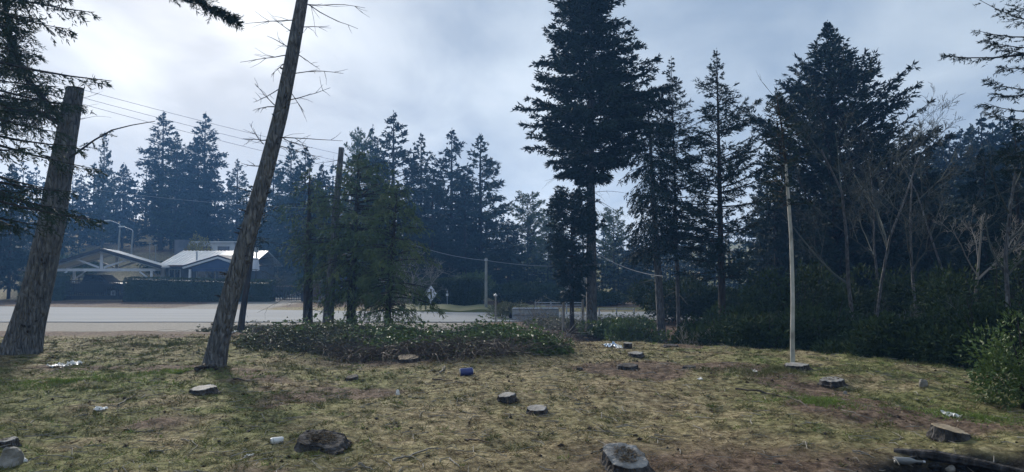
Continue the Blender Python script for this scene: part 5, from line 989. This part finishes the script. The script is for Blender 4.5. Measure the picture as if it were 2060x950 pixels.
def brambles():
    bramble('low scrubby bramble right of the leaning trunk', 560, 700, 1.25, 1.9, 0.36, 601, 3600, 'bramble_dull', 260, 'cane', 0.07, name='bramble_thicket')
    bramble('grassy hummock of bramble in front of the grey topped trunk', 640, 712, 0.75, 1.1, 0.42, 602, 2300, 'bramble_dull', 300, 'twig', 0.06)
    bramble('leafy bramble below the roadside trees', 690, 690, 1.9, 1.8, 0.42, 603, 5200, 'bramble', 200, 'cane', 0.085, 0.35)
    bramble('wide bramble bank with brown dead canes in front, centre', 870, 712, 2.0, 2.0, 0.50, 604, 6500, 'bramble', 500, 'cane', 0.08, 0.3, top=0.35)
    bramble('brown heap of dead canes at the front of the bramble bank', 800, 724, 1.5, 0.6, 0.42, 605, 420, 'bramble_dull', 520, 'cane', 0.05)
    bramble('dark heap of dead canes right of the tan-cut stump', 950, 718, 0.95, 0.6, 0.5, 606, 700, 'bramble_dull', 420, 'cane', 0.05)
    bramble('bright green glossy bramble at the right end of the bank', 1065, 712, 0.9, 1.4, 0.66, 607, 5600, 'laurel', 120, 'cane', 0.075, 0.25)
    bramble('leafy bramble dome between the bank and its bright right end', 985, 690, 0.9, 1.5, 0.62, 608, 4800, 'bramble', 150, 'cane', 0.08, 0.3)
    bramble('grassy bramble behind the bright bramble, left of the tallest trunk', 1120, 660, 1.2, 1.8, 0.4, 609, 3000, 'bramble_dull', 160, 'twig', 0.07)
    bramble('green undergrowth right of the tallest trunk', 1265, 660, 1.3, 1.6, 0.55, 610, 4200, 'bramble', 260, 'twig', 0.08)
    bramble('dry brushwood around the foot of the tallest trunk', 1215, 682, 1.2, 0.8, 0.3, 611, 300, 'bramble_dull', 700, 'cane', 0.05)
    bramble('leafy roadside bramble behind the leaning trunk', 470, 668, 1.6, 1.6, 0.35, 612, 2600, 'bramble_dull', 120, 'cane', 0.075)
brambles()

# ------------------------------------------------------------------ grass, straw, forest litter
def grass():
    def scatter(n, y0, y1, seed, pw=1.0):
        rng = np.random.default_rng(seed); Y = y0 + (y1 - y0) * rng.random(n) ** pw; X = rng.uniform(-1, 1, n) * (Y * 0.78 + 1.0); return rng, X, Y
    def blades(name, label, mat, n, y0, y1, seed, l, w, lay, keep, cat='grass', pw=1.25):
        rng, X, Y = scatter(n, y0, y1, seed, pw); gr, so, di, ch = zones(X, Y); k = rng.random(n) < keep(X, Y, gr, so, di, ch); X, Y = X[k], Y[k]; n = len(X)
        P = np.c_[X, Y, gz(X, Y) - 0.006]; D = np.c_[rng.normal(size=(n, 2)) * lay, np.abs(rng.normal(size=n)) * 0.5 + 0.15]; g = Geo()
        ln = l * rng.uniform(0.5, 1.4, n) * (0.7 + 0.7 * fbm(X * 1.1, Y * 1.1, 71)); wd = w * rng.uniform(0.7, 1.3, n) * np.clip(Y / 7.0, 0.8, 2.5)
        D = nrm(D); S = nrm(np.cross(D, rng.normal(size=(n, 3)))); V = np.stack([P - S * wd[:, None] / 2, P + S * wd[:, None] / 2, P + D * ln[:, None] + np.array([0, 0, -0.004])], 1).reshape(-1, 3)
        g.add(V, tris=np.arange(3 * n).reshape(-1, 3), a=np.repeat(np.clip(rng.random(n) * 0.6 + 0.8 * (fbm(X * 0.8, Y * 0.8, 73) - 0.3), 0, 1), 3)); tag(g.build(name, M[mat]), label, cat, kind='stuff')
    def clumps(name, label, mat, nc, per, seed, l, w, up, keep):
        rng, X, Y = scatter(nc, 4.7, 17, seed, 1.15); gr, so, di, ch = zones(X, Y); k = rng.random(nc) < keep(X, Y, gr, so, di, ch); X, Y = X[k], Y[k]; nc = len(X); i = np.repeat(np.arange(nc), per); n = len(i); sz = rng.uniform(0.4, 1.3, nc)[i]
        x = X[i] + rng.normal(size=n) * 0.035 * sz; y = Y[i] + rng.normal(size=n) * 0.035 * sz; D = nrm(np.c_[rng.normal(size=(n, 2)) * 0.9 + np.c_[x - X[i], y - Y[i]] * 14, np.full(n, up)]); P = np.c_[x, y, gz(x, y) - 0.004]; S = nrm(np.cross(D, rng.normal(size=(n, 3)))); wd = (w * np.clip(Y[i] / 7, 0.8, 2.2))[:, None] / 2
        g = Geo(); g.add(np.stack([P - S * wd, P + S * wd, P + D * (l * sz * rng.uniform(0.5, 1.3, n))[:, None]], 1).reshape(-1, 3), tris=np.arange(3 * n).reshape(-1, 3), a=np.repeat(np.clip(rng.random(nc)[i] * 0.75 + rng.random(n) * 0.25, 0, 1), 3)); tag(g.build(name, M[mat]), label, 'grass', kind='stuff')
    clumps('grass_tufts', 'small tufts of olive grass dotted over the clearing', 'grass', 3200, 26, 841, 0.085, 0.006, 0.7, lambda X, Y, gr, so, di, ch: np.clip(0.4 + gr - so * 0.7 - di - 2 * ch, 0.03, 1))
    clumps('straw_tufts', 'tufts of bleached straw dotted over the clearing', 'straw', 2200, 20, 842, 0.10, 0.006, 0.28, lambda X, Y, gr, so, di, ch: np.clip(0.75 - gr * 0.4 - di - 2 * ch, 0.03, 1))
    clumps('mossy_tufts', 'small fresh green moss and clover tufts dotted over the clearing', 'lush', 2000, 22, 843, 0.045, 0.008, 0.5, lambda X, Y, gr, so, di, ch: np.clip(0.1 + 1.5 * gr - so - di - 2 * ch, 0.02, 1))
    pat = lambda X, Y: fbm(X * 0.7, Y * 0.7, 79)
    blades('short_grass', 'short olive grass growing patchily over the whole clearing', 'grass', 110000, 4.6, 24, 811, 0.055, 0.006, 0.9, lambda X, Y, gr, so, di, ch: np.clip(0.30 + 0.8 * gr + (pat(X, Y) - 0.45) * 1.6 - so * 0.8 - di - ch * 2, 0.02, 1))
    blades('dry_straw', 'dry straw and needle litter lying flat over the clearing', 'straw', 110000, 4.6, 20, 812, 0.08, 0.006, 2.4, lambda X, Y, gr, so, di, ch: np.clip(0.75 - 0.4 * gr - (pat(X, Y) - 0.5) * 1.2 - so * 0.25 - di - ch * 2, 0.02, 1), 'straw')
    def tuft(px, py, rx, ry, n, seed, l, label, mat='lush'):
        b = G(px, py); rng = np.random.default_rng(seed); a = rng.random(n) * 6.28; q = np.abs(rng.normal(size=n)) * 0.62 * (0.5 + 0.9 * vnoise(np.cos(a) * 2 + 9, np.sin(a) * 2 + 9, seed)); X = b[0] + np.cos(a) * q * rx; Y = b[1] + np.sin(a) * q * ry
        kk = rng.random(n) < sst(0.36, 0.6, fbm(X * 2.3, Y * 2.3, 93)); X, Y = X[kk], Y[kk]; n = len(X)
        g = Geo(); P = np.c_[X, Y, gz(X, Y) - 0.005]; D = nrm(np.c_[rng.normal(size=(n, 2)) * 0.7, np.abs(rng.normal(size=n)) * 0.5 + 0.3]); S = nrm(np.cross(D, rng.normal(size=(n, 3)))); ln = l * rng.uniform(0.4, 1.3, n)[:, None]
        V = np.stack([P - S * 0.005, P + S * 0.005, P + D * ln], 1).reshape(-1, 3); g.add(V, tris=np.arange(3 * n).reshape(-1, 3), a=np.repeat(rng.random(n), 3)); tag(g.build('grass_patch', M[mat]), label, 'grass', kind='stuff')
    tuft(1640, 808, 0.55, 0.5, 4000, 821, 0.06, 'bright green grass patch right of the middle, below the rugged stump')
    tuft(360, 752, 0.9, 0.5, 4500, 822, 0.07, 'green grass in front of the leaning trunk')
    tuft(120, 770, 1.5, 0.9, 7000, 823, 0.06, 'greener grass in front of the thick topped trunk')
    tuft(1960, 842, 0.9, 0.4, 4000, 824, 0.06, 'green grass under the bright leafy bush')
    tuft(1560, 745, 1.6, 0.7, 6000, 825, 0.07, 'grass along the edge of the dark shrubs on the right', 'grass')
    tuft(330, 695, 1.6, 0.9, 5000, 826, 0.09, 'rough grass on the hump behind the leaning trunk', 'grass')
    tuft(640, 740, 1.0, 0.5, 3000, 827, 0.08, 'tufty grass below the bramble hummock', 'grass')
    # cones and dark bits, fallen twigs, wood chips: uncountable litter
    rng, X, Y = scatter(850, 4.8, 17, 831, 1.2); g = Geo(); r = 0.007 + 0.02 * rng.random(len(X)) ** 2.5; oc = np.array([[1.6, 0, 0], [0, 1, 0], [-1.6, 0, 0], [0, -1, 0], [0, 0, 0.8], [0, 0, -0.8]]); an = rng.random(len(X)) * 6.28
    ca, sa = np.cos(an), np.sin(an); O = oc[None] * r[:, None, None]; Xr = O[:, :, 0] * ca[:, None] - O[:, :, 1] * sa[:, None]; Yr = O[:, :, 0] * sa[:, None] + O[:, :, 1] * ca[:, None]
    V = np.stack([Xr + X[:, None], Yr + Y[:, None], O[:, :, 2] + (gz(X, Y) + 0.008)[:, None]], -1); T = np.array([[0, 1, 4], [1, 2, 4], [2, 3, 4], [3, 0, 4], [1, 0, 5], [2, 1, 5], [3, 2, 5], [0, 3, 5]])
    g.add(V.reshape(-1, 3), tris=(np.arange(len(X))[:, None, None] * 6 + T[None]).reshape(-1, 3), a=np.repeat(rng.random(len(X)), 6)); tag(g.build('pine_cones', M['cone']), 'dark fallen cones and bark crumbs strewn over the clearing', 'cones', kind='stuff')
    rng, X, Y = scatter(1500, 4.8, 16, 833, 1.1); n = len(X); l = rng.uniform(0.05, 0.32, n); a = rng.random(n) * 6.28; p = np.c_[X, Y, gz(X, Y) + 0.012]; d = np.c_[np.cos(a), np.sin(a), rng.normal(size=n) * 0.05]
    W = np.stack([p, p + d * (l / 2)[:, None] + rng.normal(size=(n, 3)) * (0.08 * l)[:, None], p + d * l[:, None]], 1); W[:, :, 2] = np.maximum(gz(W[:, :, 0], W[:, :, 1]) + 0.008, W[:, :, 2]); g = Geo(); tubes(g, W, np.tile([0.0045, 0.004, 0.002], (n, 1)) * rng.uniform(0.5, 1.2, (n, 1)), 4, rng.random(n), cap=False); tag(g.build('fallen_twigs', M['twig_pale']), 'thin dry twigs scattered over the clearing', 'twigs', kind='stuff')
    rng, X, Y = scatter(700, 4.8, 15, 835, 1.0); n = len(X); g = Geo(); leaves(g, np.c_[X, Y, gz(X, Y) + 0.012], np.c_[rng.normal(size=(n, 2)), rng.normal(size=n) * 0.25], rng.uniform(0.02, 0.06, n), rng.uniform(0.01, 0.025, n), rng, 0.6); tag(g.build('wood_chips', M['debris']), 'pale wood chips and bark flakes scattered over the clearing', 'chips', kind='stuff')
grass()

# ------------------------------------------------------------------ things lying about
def litter():
    rng = np.random.default_rng(951)
    def stick(pxs, r, label, m='twig_pale', name='fallen_branch'):
        P = []
        for x, y in pxs: p = G(x, y); p[2] += r * 0.9 + 0.006; P.append(p)
        P = np.array(P); t = np.linspace(0, len(P) - 1, 4 * len(P)); C = np.stack([np.interp(t, np.arange(len(P)), P[:, k]) for k in range(3)], 1); C[1:-1] += rng.normal(size=C[1:-1].shape) * r * 0.5
        g = Geo(); tubes(g, C - P[0], np.linspace(r, r * 0.4, len(C)), 6); o = g.build(name, M[m]); o.location = tuple(P[0]); tag(o, label, 'stick')
    stick([(790, 930), (830, 918), (862, 908), (888, 906)], 0.011, 'long pale forked-looking stick on the straw, bottom centre-left')
    stick([(905, 925), (915, 935), (925, 942)], 0.008, 'short pale stick right of the long one at the bottom')
    stick([(722, 938), (735, 943), (750, 950)], 0.012, 'pale stick at the bottom edge below the needle-heaped stump')
    stick([(935, 888), (965, 890), (985, 893)], 0.010, 'dark straight stick in the straw, bottom centre', 'cane')
    stick([(365, 886), (385, 890), (397, 900), (380, 915)], 0.006, 'thin curved pale twig in the left foreground')
    stick([(470, 765), (495, 768), (520, 772)], 0.016, 'brown stick right of the leaning trunk foot', 'cane')
    stick([(238, 818), (255, 808), (275, 795)], 0.012, 'thin stick beside the white scraps on the left', 'twig')
    stick([(1480, 785), (1540, 792), (1600, 806), (1640, 830)], 0.014, 'long dark branch lying on the grass right of centre', 'cane')
    stick([(1715, 910), (1740, 916), (1760, 924)], 0.008, 'pale twig at the left rim of the burnt pit')
    stick([(885, 752), (892, 745), (895, 738)], 0.014, 'upright pale broken twig left of the blue tin')
    stick([(870, 765), (900, 768), (930, 772)], 0.012, 'brown branch lying just below the blue tin', 'cane')
    stick([(395, 748), (415, 742), (440, 747)], 0.04, 'dark root piece at the foot of the leaning trunk', 'bark_dark', 'root')
    stick([(250, 868), (285, 872), (330, 862)], 0.007, 'dark thin stick on the left foreground grass', 'cane')
    # burnt pit: charred log, bottle, charcoal
    q = np.array([(3.62, 6.92, 0), (3.9, 6.78, 0), (4.15, 6.64, 0), (4.5, 6.42, 0)]); q[:, 2] = float(gz(3.62, 6.92)) + np.array([0.0, 0.0, -0.02, -0.06]); g = trunk_geo(q - q[0], [0.03, 0.05, 0.045, 0.03], 14, 0.35, 5, sub=8); o = g.build('charred_log', M['stump_bark']); o.location = tuple(q[0]); tag(o, 'charred half-buried log along the far rim of the burnt pit', 'log')
    p = G(1800, 936); p[2] += 0.035; g = Geo(); ax = nrm(np.array([1.0, -0.12, -0.03])); prof = [(0, 0.0), (0, 0.033), (0.13, 0.034), (0.165, 0.022), (0.185, 0.013), (0.245, 0.012), (0.25, 0.0)]
    tubes(g, np.array([ax * q[0] for q in prof]), [max(q[1], 0.001) for q in prof], 14); t = thing('glass_bottle', 'grey glass bottle lying in the burnt pit', 'bottle', tuple(p)); g.build('body', M['glass_clear'], t, org=(0, 0, 0), smooth=True)
    g = Geo(); tubes(g, np.array([ax * 0.243, ax * 0.262]), [0.014, 0.014], 10); g.build('cap', M['silver'], t, org=(0, 0, 0))
    def lump(px, py, wpx, hpx, label, m, name, cat, seed, fl=1.0, sub=(14, 9)):
        b = G(px, py); k = b[1] / FPX; rw, rh = wpx * k / 2, hpx * k; n, mm = sub; th = np.arange(n) * 2 * np.pi / n; ph = np.linspace(-0.5, np.pi / 2, mm); V = []
        for f in ph:
            rr = math.cos(f); nn = 0.75 + 0.55 * vnoise(np.cos(th) * 1.7 * rr + seed, np.sin(th) * 1.7 * rr + f * 1.5, seed); V.append(np.c_[np.cos(th) * rr * rw * nn, np.sin(th) * rr * rw * 0.8 * nn, math.sin(f) * rh * nn])
        g = Geo(); g.add(np.vstack(V), [[j * n + i, j * n + (i + 1) % n, (j + 1) * n + (i + 1) % n, (j + 1) * n + i] for j in range(mm - 1) for i in range(n)]); o = g.build(name, M[m]); o.location = tuple(b); return tag(o, label, cat)
    lump(18, 934, 50, 30, 'pale grey stone at the lower left corner', 'stone', 'stone', 'stone', 3)
    lump(45, 930, 18, 8, 'small white stone right of the pale grey stone', 'white_plastic', 'stone', 'stone', 4)
    lump(1858, 777, 16, 13, 'rounded whitish stone at the edge of the dark thicket', 'stone', 'stone', 'stone', 5)
    lump(1700, 792, 8, 5, 'pebble right of and below the rugged stump', 'stone', 'stone', 'stone', 6)
    lump(800, 794, 9, 9, 'small cream clump of paper in the middle of the straw', 'white_plastic', 'paper_scrap', 'litter', 7)
    for k, (px, py) in enumerate([(1880, 942), (1930, 938), (1985, 945), (1840, 930)]): lump(px, py, 26, 10, 'black charcoal chunk in the burnt pit, ' + ('second from left', 'third from left', 'rightmost', 'leftmost nearest the bottle')[k], 'char', 'charcoal', 'charcoal', 20 + k)['group'] = 'charcoal in the burnt pit'
    lump(1912, 944, 18, 7, 'grey ash-covered stone inside the burnt pit', 'stone', 'stone', 'stone', 30)
    # crumpled sheets
    def sheet(px, py, wpx, dpx, label, m, name, cat, seed, amp=0.04):
        b = G(px, py); k = b[1] / FPX; w = wpx * k; d = dpx * k * 4.5; n = 12; U, Vv = np.meshgrid(np.linspace(-.5, .5, n), np.linspace(-.5, .5, n)); X = U * w * (1 + 0.5 * (vnoise(Vv * 5 + seed, U * 0 + 2, seed) - 0.5)); Yy = Vv * d * (1 + 0.6 * (vnoise(U * 6 + seed, U * 0 + 7, seed) - 0.5)); Z = gz(b[0] + X, b[1] + Yy) - b[2] + 0.006 + amp * np.abs(fbm(U * 6 + seed, Vv * 6, seed, 3) - 0.42) * 2.2
        i = np.arange(n - 1)[:, None] * n + np.arange(n - 1)[None]; F = np.stack([i, i + 1, i + n + 1, i + n], -1).reshape(-1, 4); keep = np.random.default_rng(seed).random(len(F)) < 0.88; g = Geo(); P = np.stack([X, Yy, Z], -1).reshape(-1, 3); g.add(P, F[keep]); g.add(P - [0, 0, 0.003], F[keep][:, ::-1]); o = g.build(name, M[m]); o.location = tuple(b); return tag(o, label, cat)
    sheet(120, 737, 30, 7, 'torn white plastic sheet on the grass right of the thick topped trunk, left piece', 'white_plastic', 'plastic_scrap', 'litter', 11, 0.05)
    sheet(147, 735, 24, 9, 'torn white plastic sheet on the grass right of the thick topped trunk, right piece', 'white_plastic', 'plastic_scrap', 'litter', 12, 0.06)
    sheet(203, 824, 22, 5, 'white paper scrap beside a thin stick on the left', 'white_plastic', 'paper_scrap', 'litter', 13, 0.03)
    sheet(1228, 698, 26, 9, 'pale blue crumpled litter beside the upright round stump', 'blue_pale', 'plastic_scrap', 'litter', 14, 0.08)
    sheet(1245, 700, 14, 6, 'white crumpled litter between the pale blue litter and the upright stump', 'white_plastic', 'plastic_scrap', 'litter', 15, 0.06)
    sheet(692, 693, 10, 7, 'small white wrapper under the bramble', 'white_plastic', 'paper_scrap', 'litter', 16, 0.10)
    sheet(1915, 838, 26, 7, 'small pale sheet on the grass above the wedge-shaped stump', 'white_plastic', 'paper_scrap', 'litter', 17, 0.06)
    sheet(462, 670, 14, 7, 'white wrapper right of the leaning trunk', 'white_plastic', 'plastic_scrap', 'litter', 18, 0.10)
    sheet(500, 920, 16, 5, 'flat white scrap below the crushed can', 'white_plastic', 'paper_scrap', 'litter', 19, 0.02)
    sheet(1518, 750, 6, 4, 'tiny white scrap on the right-hand grass', 'white_plastic', 'paper_scrap', 'litter', 21, 0.05)
    sheet(1408, 764, 8, 3, 'tiny pale scrap on the rise right of the low rotten stump', 'white_plastic', 'paper_scrap', 'litter', 22, 0.02)
    # cans
    def can(px, py, r, l, ax, label, m, name='drink_can'):
        p = G(px, py); p[2] += r * 0.95; ax = nrm(np.array(ax, float)); t = thing(name, label, 'can', tuple(p)); q = [(-0.5, 0.85), (-0.46, 1), (0.46, 1), (0.5, 0.85)]; g = Geo(); tubes(g, np.array([ax * l * a for a, _ in q]), [r * b for _, b in q], 16); g.build('body', M[m], t, org=(0, 0, 0))
        for s in (-1, 1): g = Geo(); tubes(g, np.array([ax * l * 0.5 * s, ax * (l * 0.5 * s + 0.006 * s)]), [r * 0.86, r * 0.84], 16); g.build('rim', M['silver'], t, org=(0, 0, 0))
    can(938, 756, 0.062, 0.20, (1, 0.25, 0.05), 'dark blue tin lying below the bramble bank', 'blue_plastic', 'tin_can')
    can(557, 893, 0.033, 0.11, (1, 0.5, 0.0), 'crushed white can left of the needle-heaped stump', 'white_plastic')
litter()

# ------------------------------------------------------------------ the air: blue haze volume, also standing in for lens flare
def haze():
    g = Geo(); x0, x1, y0, y1, z0, z1 = -190, 190, -40, 230, -3.5, 26; box(g, ((x0 + x1) / 2, (y0 + y1) / 2, (z0 + z1) / 2), (x1 - x0, y1 - y0, z1 - z0))
    m = bpy.data.materials.new('haze'); m.use_nodes = True; nt = m.node_tree; nt.nodes.clear(); o = nt.nodes.new('ShaderNodeOutputMaterial'); v = nt.nodes.new('ShaderNodeVolumePrincipled')
    v.inputs['Color'].default_value = (0.20, 0.47, 1.0, 1); v.inputs['Density'].default_value = 0.0012; v.inputs['Anisotropy'].default_value = 0.35; nt.links.new(v.outputs[0], o.inputs['Volume'])
    h = g.build('haze', m); h['kind'] = 'stuff'; h['label'] = 'thin blue haze over the whole place, added partly in place of lens flare'; h['category'] = 'haze'; h.display_type = 'WIRE'
haze()
